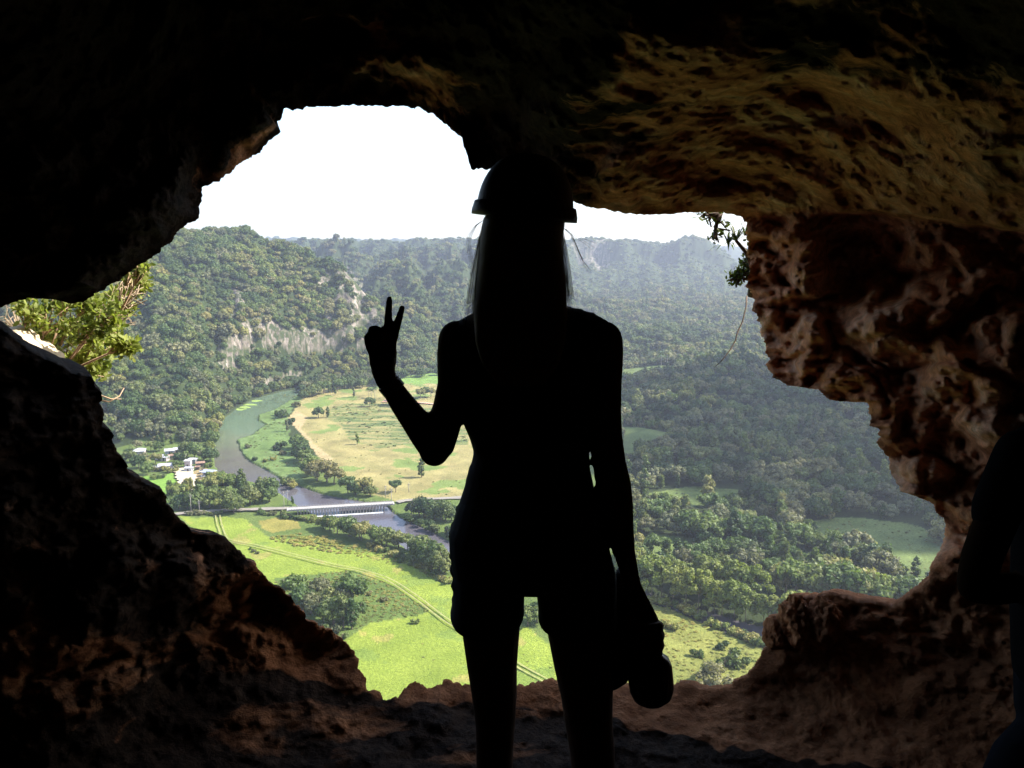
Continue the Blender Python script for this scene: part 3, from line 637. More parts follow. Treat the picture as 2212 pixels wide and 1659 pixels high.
proto('grey0', crown_mesh(60, 4.4, 8.6, 24, 1100, .40, z0=.8), L_grey, trunk_mesh(70, 8)); proto('grey1', crown_mesh(61, 4.8, 8, 22, 1000, .40, kind='flat', z0=1), L_grey, trunk_mesh(71, 8))
def palm_mesh(seed, H=9, wilt=0):
    rg = random.Random(seed); mb = MB(); Vl = []; 
    for k in range(18):
        a = 2*math.pi*k/18+rg.uniform(-.1, .1); el = rg.uniform(-.3, 1.1); L_ = 3.0*rg.uniform(.85, 1.1)
        pts = []
        for j in range(6):
            s_ = j/5; r_ = L_*s_*math.cos(el*.7); z = H+L_*(math.sin(el)*s_-.9*s_*s_); pts.append(Vector((math.cos(a)*r_, math.sin(a)*r_, z)))
        for j in range(5):
            p, q_ = pts[j], pts[j+1]; w_ = .55*(1-abs(j-1.5)/5); sd = Vector((-math.sin(a), math.cos(a), 0))*w_
            mb.add([p-sd-Vector((0, 0, .25)), p, q_, q_-sd*.8-Vector((0, 0, .25))], [(0, 1, 2, 3)]); mb.add([p+sd-Vector((0, 0, .25)), p, q_, q_+sd*.8-Vector((0, 0, .25))], [(3, 2, 1, 0)])
    return mb
for k in range(2):
    cm = palm_mesh(k).build('crown', L_mid); tm = MB().tube([(0, 0, -.5), (.15, 0, 4), (0, 0, 9)], [.22, .16, .12], 7).build('trunk', simple('palm_bark%d' % k, (.33, .29, .24), .9), smooth=True)
    PROTO['palm%d' % k] = (cm.data, tm.data); bpy.data.objects.remove(cm); bpy.data.objects.remove(tm)
NTREE = [0]
def tree(name, X, Y, key, s, label, cat='tree', group=None, z=None, sz=None, rz=None):
    if z is None: z = float(height(np.array([X]), np.array([Y]))[0])
    e_ = empty(name, (X, Y, z), label, cat, group, rz=float(rng.uniform(0, 6.28)) if rz is None else rz)
    e_.scale = (s, s, sz or s)
    c, tr = PROTO[key]
    for nm, me in (('crown', c), ('trunk', tr)):
        if nm == 'trunk' and name == 'bush' and s < .6: continue
        o = bpy.data.objects.new(nm, me); COL.objects.link(o); o.parent = e_
    NTREE[0] += 1
    return e_
def T(name, lst, label, cat='tree', group=None):
    """lst: (x, y of the foot, kind, height in metres)"""
    for i_, (x, y, key, h) in enumerate(sorted(lst)):
        g = at_z(x, y); lb = label if len(lst) == 1 else label+', '+ORD[i_]+' from the left'
        kk = {'broad': 9.6, 'flat': 9.6, 'tall': 11.8, 'bush': 2.7, 'tuft': 2.7, 'bamb': 14, 'grey': 9.8, 'palm': 10.5}
        b0 = [v for p_, v in kk.items() if key.startswith(p_)][0]
        tree(name, g[0], g[1], key, h/b0, lb, cat, group)
ORD = 'first second third fourth fifth sixth seventh eighth ninth tenth eleventh twelfth thirteenth fourteenth fifteenth sixteenth seventeenth eighteenth nineteenth twentieth twenty-first twenty-second twenty-third twenty-fourth twenty-fifth twenty-sixth twenty-seventh twenty-eighth twenty-ninth thirtieth'.split()
def line(p, n, keys, h, jit=3, seed=0):
    r = random.Random(seed); pts = np.array(p, float); L_ = np.concatenate([[0], np.cumsum(np.hypot(*np.diff(pts, axis=0).T))]); out = []
    for k in range(n):
        s_ = L_[-1]*(k+.5+r.uniform(-.3, .3))/n
        out.append((float(np.interp(s_, L_, pts[:, 0]))+r.uniform(-jit, jit), float(np.interp(s_, L_, pts[:, 1]))+r.uniform(-jit, jit)*.4, r.choice(keys), h*r.uniform(.8, 1.2)))
    return out
BR = ['broad0', 'broad1', 'broad2', 'flat0', 'tall0', 'tall1']
# --- single trees of the meadow
T('tree', [(911, 1031, 'tall1', 12.0)], 'dark oval tree standing alone in the dry meadow beside the elbow', group='meadow trees')
T('tree', [(855, 1064, 'flat0', 8.0)], 'small round tree beside the road just past the bridge', group='meadow trees')
T('tree', [(772, 960, 'tall0', 8.5)], 'pointed dark tree alone in the middle of the green meadow', group='meadow trees')
T('tree', [(688, 902, 'broad1', 10.5)], 'larger dark tree of the pair on the left edge of the meadow', group='meadow trees')
T('tree', [(708, 902, 'tall1', 9.0)], 'slimmer tree of the pair on the left edge of the meadow', group='meadow trees')
T('tree', [(799, 878, 'flat2', 9.0)], 'small flat-topped tree at the start of the red dirt road', group='meadow trees')
T('tree', [(764, 858, 'tall2', 9)], 'narrow tree right of the far meadow edge, near the red road', group='meadow trees')
T('tree', [(724, 853, 'tall0', 8)], 'narrow tree at the far left corner of the meadow', group='meadow trees')
T('palm_tree', [(803, 862, 'palm0', 11), (810, 860, 'palm1', 12), (796, 858, 'palm0', 10)], 'palm under the raised wrist', 'palm', 'palms under the raised wrist')
T('tree', [(860, 875, 'flat1', 15), (866, 866, 'broad0', 14)], 'tall tree right of the raised forearm', group='trees by the forearm')
T('tree', [(908, 861, 'flat0', 10), (918, 858, 'flat2', 10.5), (931, 858, 'flat0', 9.5)], 'spreading tree in the far green field', group='trees in the far green field')
# --- trees along the river
T('tree', [(648, 980, 'broad0', 13), (652, 995, 'broad2', 13), (640, 970, 'broad1', 12), (662, 1003, 'flat0', 11)], 'dark tree between the river marsh and the dry meadow', group='upper riverside clump')
T('tree', [(685, 1040, 'grey0', 17), (706, 1042, 'grey1', 17), (672, 1028, 'broad1', 14), (722, 1046, 'grey0', 14)], 'greyish tree of the clump on the river bend', group='large riverside clump')
T('tree', [(752, 1066, 'flat0', 11), (768, 1070, 'broad0', 10), (788, 1068, 'flat2', 11), (800, 1072, 'broad2', 8)], 'tree on the bank just above the bridge', group='bank clump above the bridge')
T('bush', [(607, 966, 'bush1', 5), (596, 972, 'bush1', 4), (612, 902, 'bush1', 7.5), (604, 898, 'bush0', 6), (620, 932, 'tall2', 9), (628, 915, 'bush1', 5), (640, 878, 'bush2', 5), (574, 998, 'bush1', 2.6), (552, 994, 'bush1', 3), (590, 994, 'bush0', 2.8), (610, 982, 'bush2', 3), (536, 968, 'bush2', 3.2)], 'dark bush in the green river marsh', 'bush', 'marsh bushes')
T('bush', [(622, 1046, 'bush0', 5), (630, 1052, 'bush0', 4.6), (615, 1040, 'bush0', 4)], 'light green bush at the marsh tip', 'bush', 'bushes at the marsh tip')
T('tree', line([(650, 862), (700, 850), (760, 838), (830, 832)], 22, BR, 11, 4, 1), 'tree along the cliff foot behind the meadow', group='tree row below the cliff')
T('tree', line([(845, 818), (940, 812), (1010, 808)], 10, BR, 11, 4, 2), 'tree in the far row right of the forearm', group='far tree row right of the forearm')
T('tree', line([(456, 1004), (452, 965), (464, 932), (478, 903), (510, 878), (556, 856), (600, 843), (645, 834)], 17, ['broad0', 'broad1', 'grey0', 'broad2', 'bamboo1'], 11, 2, 41), 'tree overhanging the left river bank', group='left bank trees')
# --- wood between hamlet and road
T('tree', line([(362, 1082), (430, 1068), (510, 1060), (590, 1066)], 15, BR, 12, 6, 3)+line([(370, 1104), (440, 1096), (520, 1090), (590, 1086)], 15, BR, 11, 5, 4), 'tree in the wood between hamlet and road', group='roadside wood')
T('tree', [(505, 1108, 'broad0', 12), (476, 1103, 'flat0', 7)], 'tree at the road edge before the wood', group='roadside trees')
T('bush', line([(395, 1112), (480, 1112)], 7, ['bush0', 'bush2'], 2.4, 2, 6)+line([(560, 1108), (680, 1128)], 9, ['bush0', 'bush2', 'bush1'], 3.2, 4, 7), 'low bush on the verge below the road', 'bush', 'verge bushes')
T('bush', [(632, 1092, 'tall0', 5.5)], 'pale young tree on the tip of land above the bridge', 'bush')
# --- trees below the bridge
T('tree', line([(690, 1142), (760, 1160), (830, 1178), (900, 1190)], 16, ['broad0', 'broad2', 'grey0', 'flat0'], 9.5, 5, 8), 'dark tree on the near bank below the bridge', group='near bank trees')
T('tree', line([(885, 1112), (930, 1120), (985, 1126)], 9, ['broad0', 'broad2', 'grey0'], 11, 5, 9)+line([(870, 1122), (950, 1150), (1000, 1170)], 6, ['bush1', 'broad2'], 5, 4, 19), 'dark tree in the thicket right of the bridge', group='far bank thicket')
T('tree', line([(905, 1200), (935, 1225), (965, 1240)], 8, ['broad0', 'broad2', 'tall1'], 12, 5, 10), 'dark tree of the clump beside the left hip', group='bank clump beside the hip')
T('bush', line([(790, 1178), (860, 1205), (930, 1240), (975, 1262)], 12, ['bush0', 'tuft1'], 3.2, 4, 11), 'pale bush along the edge of the bright field', 'bush', 'field edge bushes')
# --- clump in the foreground field
T('tree', [(640, 1300, 'flat0', 12), (655, 1318, 'broad1', 12), (672, 1325, 'grey0', 11), (690, 1300, 'grey0', 13), (700, 1345, 'grey1', 11), (720, 1350, 'broad1', 13), (742, 1356, 'tall0', 14), (760, 1358, 'tall1', 12), (758, 1310, 'flat0', 13.5), (738, 1318, 'grey0', 12), (715, 1322, 'broad1', 11), (770, 1340, 'broad0', 9)], 'tree of the clump in the bright field', group='clump in the bright field')
T('bush', [(660, 1355, 'bush0', 4), (690, 1366, 'bush0', 4.5), (715, 1372, 'bush2', 4), (740, 1380, 'bush0', 3), (630, 1262, 'bush2', 2.5), (800, 1285, 'bush0', 2), (830, 1300, 'bush2', 2)], 'bush round the tree clump in the field', 'bush', 'bushes at the clump')
T('bush', [(896, 1346, 'bush0', 2.2)], 'lone round bush in the bright grass near the track', 'bush')
T('bush', [(548, 1192, 'bush2', 1.6), (556, 1196, 'bush2', 1.4), (541, 1187, 'bush0', 1.3)], 'scrubby bush on the patch above the track', 'bush', 'rough patch bushes')
T('tree', [(1140, 1352, 'flat0', 9), (1160, 1345, 'broad0', 9)], 'tree seen between the legs', group='trees between the legs')
# --- bamboo and bright trees on the right
T('bamboo', line([(1340, 1272), (1400, 1284), (1480, 1300), (1560, 1325), (1650, 1350), (1730, 1366)], 15, ['bamboo0', 'bamboo1', 'bamboo2'], 16, 5, 12), 'yellow-green plumed bamboo on the river bank', 'bamboo', 'bamboo along the river')
T('bamboo', line([(1350, 1240), (1450, 1258), (1560, 1285), (1640, 1305)], 8, ['bamboo0', 'bamboo1', 'bamboo2'], 15, 6, 13), 'bamboo in the second row behind the bank', 'bamboo', 'bamboo second row')
T('tree', line([(1690, 1275), (1740, 1290), (1800, 1300), (1870, 1306)], 9, ['broad1', 'flat0', 'broad1'], 16, 5, 14), 'big pale tree behind the bamboo', group='pale trees behind the bamboo')
T('tree', line([(1880, 1310), (1950, 1315), (2030, 1318)], 6, ['broad1', 'flat2'], 14, 5, 15), 'sunlit tree next to the right rock wall', group='pale trees by the right wall')
T('tree', line([(1650, 1250), (1760, 1258), (1840, 1268)], 6, BR, 13, 4, 16), 'dark tree behind the sunlit pale trees', group='dark row behind the pale trees')
T('tree', [(1800, 1195, 'tall1', 10), (1795, 1188, 'broad0', 8), (1738, 1178, 'broad2', 9), (1745, 1182, 'broad0', 9), (1830, 1205, 'bush1', 4)], 'dark tree standing in the big clearing', group='trees in the big clearing')
T('tree', [(1440, 1210, 'tall0', 11), (1462, 1218, 'tall1', 12), (1478, 1208, 'tall0', 9), (1505, 1222, 'flat0', 11), (1520, 1212, 'grey0', 9)], 'slender tree in the clearing behind the bamboo', group='slender trees behind the bamboo')
T('bush', [(1540, 1470, 'grey0', 8.5), (1525, 1484, 'bush2', 5), (1555, 1488, 'bush2', 5)], 'grey bush in the tall grass right of the bottle', 'bush', 'grey bushes in the tall grass')
T('bush', [(1582, 1430, 'bush1', 5), (1600, 1440, 'bush1', 4), (1566, 1440, 'bush0', 3.5), (1505, 1418, 'bush1', 3), (1560, 1400, 'bush1', 3), (1450, 1360, 'bush0', 4), (1420, 1372, 'bush0', 3)], 'small dark bush scattered in the tall grass', 'bush', 'bushes in the tall grass')
T('bush', line([(1392, 1296), (1450, 1306), (1530, 1345), (1600, 1376), (1660, 1400)], 18, ['tuft0', 'tuft1', 'bush0'], 3.6, 3, 17), 'leafy clump on the edge above the dark river', 'bush', 'bushes on the river edge')
T('palm_tree', [(1428, 808, 'palm0', 19), (1441, 808, 'palm1', 20)], 'tall palm of the distant pair', 'palm', 'distant pair of palms')
T('palm_tree', [(286, 985, 'palm0', 9), (360, 1004, 'palm1', 8), (402, 1000, 'palm0', 9), (320, 1012, 'palm1', 8)], 'palm among the houses of the hamlet', 'palm', 'hamlet palms')
T('tree', [(300, 1012, 'broad1', 10), (318, 1026, 'broad1', 9), (336, 1003, 'flat0', 8), (312, 998, 'grey0', 8), (345, 1018, 'bush0', 5), (370, 1020, 'bush0', 5), (388, 1000, 'broad0', 8), (384, 1014, 'flat0', 6), (420, 990, 'broad1', 13), (405, 985, 'broad0', 12), (440, 995, 'grey1', 9), (452, 1010, 'bush0', 4), (350, 1033, 'bush0', 3.5), (332, 1034, 'bush0', 4), (300, 1040, 'bush0', 4), (280, 1000, 'broad2', 10), (296, 972, 'grey0', 9), (326, 974, 'flat0', 8), (462, 1042, 'flat0', 7), (375, 990, 'bush0', 5), (345, 975, 'broad1', 8)], 'garden tree among the hamlet houses', group='garden trees of the hamlet')
print('trees', NTREE[0])
# --- the nearest trees of the right-hand wood, one by one
KEYS = ['broad0', 'broad1', 'broad2', 'flat0', 'flat1', 'flat2', 'tall0', 'tall1', 'grey0', 'grey1', 'bamboo1']
def scatter(qx0, qx1, Y0, Y1, sp, seed, jit=.42):
    """jittered grid on the plan, between two lines of sight and two distances"""
    rg = np.random.default_rng(seed); t0, t1 = tcoord(qx0, 900.)*1., tcoord(qx1, 900.)*1.
    X = np.arange(t0*Y1 if t0 < 0 else t0*Y0, t1*Y1 if t1 > 0 else t1*Y0, sp); Yv = np.arange(Y0, Y1, sp)
    A, B = np.meshgrid(X, Yv); A = A+rg.uniform(-jit, jit, A.shape)*sp; B = B+rg.uniform(-jit, jit, B.shape)*sp
    k = (A/B > t0) & (A/B < t1) & (B > Y0) & (B < Y1); return A[k], B[k]
OPEN = [RIVER, ALGAE, BRIGHT, BRIGHT2, LOTGRASS, MEADOW, FAREN, TALL, BARE, YARD, PALE]+CLEAR
OPEN2 = [(255, 960, 475, 1110), (340, 1060, 1340, 1600)]
def is_open(X, Y, ex=True):
    qx, qy = cover(X, Y); m = np.zeros(X.shape, bool)
    for p_ in OPEN: m |= in_poly(qx, qy, p_)
    if ex:
        for a, b_, c_, d_ in OPEN2: m |= (qx > a) & (qx < c_) & (qy > b_) & (qy < d_)
        m |= (qx > 480) & (qx < 1330) & (qy > 860)
        m |= (qx > 1330) & (qy > 1262)
    return m
Xr, Yr = scatter(1200, 2350, 340, 600, 9.0, 3)
k = ~is_open(Xr, Yr); Xr, Yr = Xr[k], Yr[k]
vis = np.ones(len(Xr), bool); qx, qy = cover(Xr, Yr); vis = (qx > 1335) & (qx < 2080) & (qy > 960)
vx, vy = Xr[vis], Yr[vis]; od = np.argsort(vy); 
nbudget = max(0, 296-NTREE[0]); sel = od[:nbudget]
rk_ = random.Random(4)
for i in sel: tree('tree', float(vx[i]), float(vy[i]), rk_.choice(KEYS[:10]), rk_.uniform(.85, 1.35), 'tree of the dark wood on the shaded right side of the valley', group='nearest trees of the right-hand wood')
taken = set(map(tuple, np.round(np.stack([vx[sel], vy[sel]], -1), 3)))
rest = np.array([tuple(v) not in taken for v in np.round(np.stack([Xr, Yr], -1), 3)]); RX, RY = Xr[rest], Yr[rest]
# --- far woods: points carrying a size, a turn and a kind; the crowns are instanced by geometry nodes
def carriers():
    out = {}
    for o in bpy.data.objects:
        if o.type == 'MESH' and o.name.split('.')[0] == 'crown':
            for kk, (c_, t_) in PROTO.items():
                if o.data == c_ and kk not in out: out[kk] = o
    return out
CAR = carriers()
def forest(name, X, Y, keys, s0, s1, zoff=-1.5, label=None, cat=None, sq=1.0, seed=1, keep=None):
    rg = np.random.default_rng(seed); Z = height(X, Y)
    if keep is not None: k = keep(X, Y, Z); X, Y, Z = X[k], Y[k], Z[k]
    n = len(X); me = bpy.data.meshes.new(name); me.vertices.add(n)
    me.vertices.foreach_set('co', np.stack([X, Y, Z+zoff], -1).astype(np.float32).ravel())
    a = me.attributes.new('size', 'FLOAT', 'POINT'); sz = (s0+(s1-s0)*rg.uniform(0, 1, n)**1.5)*(1+.55*noise(np.stack([X, Y, 0*X], -1)/45, 31)); a.data.foreach_set('value', sz.astype(np.float32))
    a = me.attributes.new('turn', 'FLOAT', 'POINT'); a.data.foreach_set('value', rg.uniform(0, 6.28, n).astype(np.float32))
    mixn = (.5+.9*noise(np.stack([X, Y, 0*X], -1)/70, 32)+.35*rg.normal(size=n)); kd = np.clip((mixn*len(keys)).astype(int), 0, len(keys)-1)
    a = me.attributes.new('kindno', 'INT', 'POINT'); a.data.foreach_set('value', kd.astype(np.int32))
    o = bpy.data.objects.new(name, me); COL.objects.link(o)
    ng = bpy.data.node_groups.new(name, 'GeometryNodeTree')
    ng.interface.new_socket('Geometry', in_out='INPUT', socket_type='NodeSocketGeometry'); ng.interface.new_socket('Geometry', in_out='OUTPUT', socket_type='NodeSocketGeometry')
    gi, go = ng.nodes.new('NodeGroupInput'), ng.nodes.new('NodeGroupOutput'); jn = ng.nodes.new('GeometryNodeJoinGeometry')
    g2i = []
    for kk in reversed(keys):
        oi = ng.nodes.new('GeometryNodeObjectInfo'); oi.inputs['Object'].default_value = CAR[kk]; oi.transform_space = 'ORIGINAL'; oi.inputs['As Instance'].default_value = True
        ng.links.new(oi.outputs['Geometry'], jn.inputs[0])
    ip = ng.nodes.new('GeometryNodeInstanceOnPoints'); ng.links.new(gi.outputs[0], ip.inputs['Points']); ng.links.new(jn.outputs[0], ip.inputs['Instance']); ip.inputs['Pick Instance'].default_value = True
    def at(nm, ty):
        n_ = ng.nodes.new('GeometryNodeInputNamedAttribute'); n_.data_type = ty; n_.inputs['Name'].default_value = nm; return n_.outputs['Attribute']
    ng.links.new(at('kindno', 'INT'), ip.inputs['Instance Index'])
    cx = ng.nodes.new('ShaderNodeCombineXYZ'); ng.links.new(at('turn', 'FLOAT'), cx.inputs[2]); ng.links.new(cx.outputs[0], ip.inputs['Rotation'])
    cs = ng.nodes.new('ShaderNodeCombineXYZ'); sa = at('size', 'FLOAT')
    ml = ng.nodes.new('ShaderNodeMath'); ml.operation = 'MULTIPLY'; ml.inputs[1].default_value = sq; ng.links.new(sa, ml.inputs[0])
    ng.links.new(sa, cs.inputs[0]); ng.links.new(sa, cs.inputs[1]); ng.links.new(ml.outputs[0], cs.inputs[2]); ng.links.new(cs.outputs[0], ip.inputs['Scale'])
    ng.links.new(ip.outputs[0], go.inputs[0])
    md = o.modifiers.new('scatter', 'NODES'); md.node_group = ng
    tag(o, label, cat, kind='stuff'); print(name, n); return o
def steep(X, Y, lim=1.5):
    return slope_of(X, Y) < lim
FK = ['broad0', 'broad2', 'tall1', 'flat0', 'broad1', 'tall0', 'grey0', 'flat1']
X, Y = scatter(-500, 1180, 560, 1300, 5.3, 5)
def kp(X, Y, Z):
    rock = rocky(np.stack([X, Y, Z+1], -1))
    return (Z > GZ+3) & ~rock & ~is_open(X, Y, False)
forest('forest', X, Y, ['broad0', 'broad2', 'flat0', 'broad1', 'grey0', 'broad0', 'flat1', 'broad1'], .52, 1.45, -2.6, 'dense forest covering the cliffed hill on the left', 'forest', keep=kp, seed=1)
X, Y = scatter(250, 1340, 560, 1000, 8.5, 6)
forest('forest', X, Y, FK, .7, 1.1, -1.5, 'forest on the flat along the river and hamlet', 'forest', keep=lambda X, Y, Z: (Z <= GZ+3) & ~is_open(X, Y), seed=2)
forest('forest', RX, RY, FK, .65, 1.6, -1.2, 'shaded forest on the right side of the valley', 'forest', seed=3)
X, Y = scatter(1180, 2350, 600, 1300, 7.8, 7)
forest('forest', X, Y, FK, .55, 1.5, -1.8, 'forest rolling up the right side of the valley past the mound', 'forest', keep=lambda X, Y, Z: ~is_open(X, Y), seed=4)
X, Y = scatter(-300, 2350, 1300, 2000, 10.5, 8)
forest('forest', X, Y, FK, .8, 1.4, -4, 'distant forest on the middle hills', 'forest', seed=5)
X, Y = scatter(-300, 2350, 2000, 2750, 12, 9)
forest('forest', X, Y, FK[:2]+FK[3:5], .75, 1.3, -5, 'bluish forest on the far ridge', 'forest', keep=lambda X, Y, Z: ~rocky(np.stack([X, Y, Z+1], -1)), seed=6)
# --- grass tufts
def scatter_poly(poly, sp, seed):
    P_ = at_z(np.array([p[0] for p in poly], float), np.array([p[1] for p in poly], float)); rg = np.random.default_rng(seed)
    A, B = np.meshgrid(np.arange(P_[:, 0].min(), P_[:, 0].max(), sp), np.arange(P_[:, 1].min(), P_[:, 1].max(), sp))
    A = A+rg.uniform(-.5, .5, A.shape)*sp; B = B+rg.uniform(-.5, .5, B.shape)*sp; k = in_poly(A, B, [tuple(p[:2]) for p in P_]); return A[k], B[k]
ROUGH = [(575,1165),(640,1150),(700,1160),(790,1180),(900,1215),(975,1250),(975,1262),(870,1225),(760,1200),(640,1180)]
for nm, poly, gap, a_, b_, lb in (('tall_grass', TALL, 2.6, .22, .5, 'tall yellow-green grass on the near slope by the river'), ('tall_grass', ROUGH, 2.4, .3, .7, 'rough dark grass along the river side of the bright field'),
                          ('tall_grass', BRIGHT2, 2.2, .25, .5, 'rough grass round the tree clump in the field'), ('marsh_plants', ALGAE, 3.2, .15, .4, 'low marsh plants on the green river flat'), ('scrub', MGREEN, 4.5, .15, .6, 'low scrub in the green part of the meadow')):
    X, Y = scatter_poly(poly, gap, 21)
    k = fbm(np.stack([X, Y, 0*X], -1)/14, 3, 61) > (-.25 if nm == 'tall_grass' else .05); X, Y = X[k], Y[k]
    forest(nm, X, Y, ['tuft0', 'tuft1'] if nm == 'tall_grass' else ['bush0', 'bush2', 'bush0'], a_, b_, -.1, lb, 'grass', sq=.6, seed=7)
X, Y = scatter_poly(MEADOW, 6.5, 27); k = fbm(np.stack([X, Y, 0*X], -1)/18, 3, 62) > .1; forest('scrub', X[k], Y[k], ['bush0', 'tuft0', 'bush2'], .08, .32, -.05, 'low scrub dotted over the dry meadow', 'scrub', sq=.7, seed=9)
X, Y = scatter_poly(BRIGHT[:16], 6, 28); k = fbm(np.stack([X, Y, 0*X], -1)/22, 3, 63) > .16; forest('grass', X[k], Y[k], ['tuft0', 'tuft1'], .06, .24, -.05, 'coarser tufts in the bright field', 'grass', sq=.5, seed=10)
for nm, poly in (('scrub', CLEAR[4]), ('scrub', CLEAR[3])):
    X, Y = scatter_poly(poly, 5, 23); forest(nm, X, Y, ['bush0', 'bush2'], .15, .4, -.1, 'low scrub in a clearing of the right-hand wood', 'scrub', sq=.7, seed=8)
# ================================================================== BRIDGE, POLES, HOUSES
conc = simple('pale_concrete', (.30, .28, .26), .85, .12, .5); dconc = simple('dark_concrete', (.20, .18, .16), .9, .2, .8)
A = at_z(640., 1098.5, GZ+3); B = at_z(832., 1087., GZ+3); L_ = float(np.hypot(*(B-A)[:2])); ang_ = math.atan2(B[1]-A[1], B[0]-A[0])
br = empty('bridge', (A[0], A[1], GZ), 'low pale concrete road bridge on many short piers crossing the river', 'bridge', rz=ang_)
mb = MB().box(-5, L_+5, -2.6, 2.6, 2.4, 3.0); mb.build('deck', conc, br)
for s_ in (-1, 1):
    mb = MB().box(-4, L_+4, s_*2.6-.12 if s_ < 0 else 2.48, -2.48 if s_ < 0 else 2.72, 3.003, 3.35)
    for k in range(40): mb.box(-3.8+k*(L_+7.6)/39-.1, -3.8+k*(L_+7.6)/39+.1, s_*2.6-.14, s_*2.6+.14, 3.353, 3.8)
    mb.build('parapet', conc, br)
for k in range(30):
    x = .8+k*(L_-1.6)/29
    MB().box(x-.28, x+.28, -2.45, 2.45, -1.6, 1.9).box(x-.45, x+.45, -2.55, 2.55, 1.903, 2.397).build('pier', dconc, br)
wf = MB().box(-2, L_*.97, -5.2, -4.6, -1.3, -.85).box(-2, L_*.97, -4.597, -2.8, -1.3, -.97); w_ = wf.build('weir', simple('white_water', (.5, .52, .55), .6, .1, 1), loc=(A[0], A[1], GZ)); w_.rotation_euler.z = ang_
tag(w_, 'white line of water spilling over the weir below the bridge', 'weir')
wood = simple('pole_wood', (.30, .27, .24), .9)
def pole(x, y, h, label):
    g = at_z(x, y); e_ = empty('utility_pole', g, label, 'utility pole', 'utility poles along the road')
    MB().tube([(0, 0, -.5), (0, 0, h)], [.17, .12], 8).build('pole', wood, e_, True); MB().box(-1.1, 1.1, -.07, .07, h-1.0, h-.8).box(-.9, .9, .072, .15, h-1.9, h-1.75).build('crossarm', wood, e_)
for x, y, h, lb in ((413, 1108, 11, 'utility pole in front of the roadside wood, leftmost of the row'), (431, 1110, 8, 'short pole at the road edge beside the leftmost utility pole'), (517, 1104, 9, 'utility pole by the road in front of the wood'), (614, 1099, 10, 'utility pole just left of the bridge'), (622, 1092, 9, 'utility pole on the tip of land above the bridge'),
                    (833, 1077, 8, 'utility pole on the bare ground past the bridge'), (846, 1087, 9, 'utility pole at the right end of the bridge'), (883, 1064, 6, 'thin post in the dry meadow right of the bridge')): pole(x, y, h, lb)
def glassy(name, c):
    m, t, b = nodes(name); b.inputs['Base Color'].default_value = (*c, 1); b.inputs['Roughness'].default_value = .2; return m
winm = glassy('dark_window', (.03, .03, .04)); ROOFS = dict(white=simple('white_roof', (.40, .40, .42), .5, .06, .6), pink=simple('pale_wall', (.48, .41, .41), .8, .06, .5), blue=simple('bluegrey_roof', (.30, .33, .40), .5, .12, .6), rust=simple('rusty_roof', (.25, .15, .10), .8, .35, .8), cream=simple('cream_wall', (.42, .34, .22), .8, .1, .6), grey=simple('grey_wall', (.28, .27, .26), .9, .15, .6), dark=simple('dark_ruin', (.10, .08, .07), .9, .3, .8))
def house(x, y, w_, d_, h, roof, wallm, roofm, rz, label, name='house', porch=False):
    w_ *= .85; d_ *= .85; g = at_z(x, y); e_ = empty(name, (g[0], g[1], GZ+.3), label, 'house', 'houses of the hamlet', rz=rz)
    MB().box(-w_/2, w_/2, -d_/2, d_/2, -.6, h).build('wall', ROOFS[wallm], e_)
    o = .5; a, c = w_/2+o, d_/2+o; mb = MB()
    if roof == 'hip':
        t_ = max(a-c, .4)
        V = [(-a, -c, h+.01), (a, -c, h+.01), (a, c, h+.01), (-a, c, h+.01), (-t_, 0, h+1.5), (t_, 0, h+1.5)]; mb.add(V, [(0, 1, 5, 4), (1, 2, 5), (2, 3, 4, 5), (3, 0, 4), (3, 2, 1, 0)])
    elif roof == 'gable':
        V = [(-a, -c, h+.01), (a, -c, h+.01), (a, c, h+.01), (-a, c, h+.01), (-a, 0, h+1.3), (a, 0, h+1.3)]; mb.add(V, [(0, 1, 5, 4), (2, 3, 4, 5), (1, 2, 5), (3, 0, 4), (3, 2, 1, 0)])
    else:
        mb.box(-a, a, -c, c, h+.01, h+.22)
    mb.build('roof', ROOFS[roofm], e_)
    n = max(1, int(w_//3))
    for k in range(n):
        xx = -w_/2+w_*(k+.5)/n
        if k == n//2: MB().box(xx-.5, xx+.5, -d_/2-.04, -d_/2-.003, -.2, 2.0).build('door', winm, e_)
        else: MB().box(xx-.6, xx+.6, -d_/2-.04, -d_/2-.003, .9, 2.0).build('window', winm, e_)
    MB().box(w_/2+.003, w_/2+.04, -.6, .6, .9, 2.0).build('window', winm, e_)
    if porch:
        p = MB()
        for k in range(5): p.box(-w_/2+k*w_/4-.1, -w_/2+k*w_/4+.1, -d_/2-2.1, -d_/2-1.9, -.4, h-.02)
        p.build('porch', ROOFS['white'], e_); MB().box(-a, a, -d_/2-2.3, -d_/2-.51, h-.015, h+.12).build('porch_roof', ROOFS['white'], e_)
house(302, 982, 8.5, 7, 3.0, 'hip', 'pink', 'white', .25, 'white hip-roofed house with a pillared porch, highest in the hamlet', porch=True)
house(367, 981, 7, 5, 2.5, 'gable', 'white', 'white', .3, 'small white gabled house right of the porch house, below the trees')
house(383, 979, 5, 4.5, 2.6, 'gable', 'cream', 'white', .2, 'cream house between the gabled one and the tree line')
house(396, 977, 4.5, 4, 2.5, 'flat', 'grey', 'white', .1, 'small grey house at the foot of the big trees, farthest right in the top row')
house(345, 992, 6.5, 4.5, 2.3, 'flat', 'pink', 'white', .15, 'long low white-roofed house in the middle of the hamlet')
house(357, 995, 5, 4.5, 2.3, 'gable', 'pink', 'white', -.2, 'small house with a sloping white roof beside the long low one')
house(374, 992, 8, 4, 2.6, 'flat', 'cream', 'rust', .25, 'yellowish wide house with a brown roof in the middle of the hamlet')
house(359, 1014, 10.5, 5.5, 2.6, 'gable', 'white', 'white', .3, 'long white-roofed hall at the edge of the small green lot')
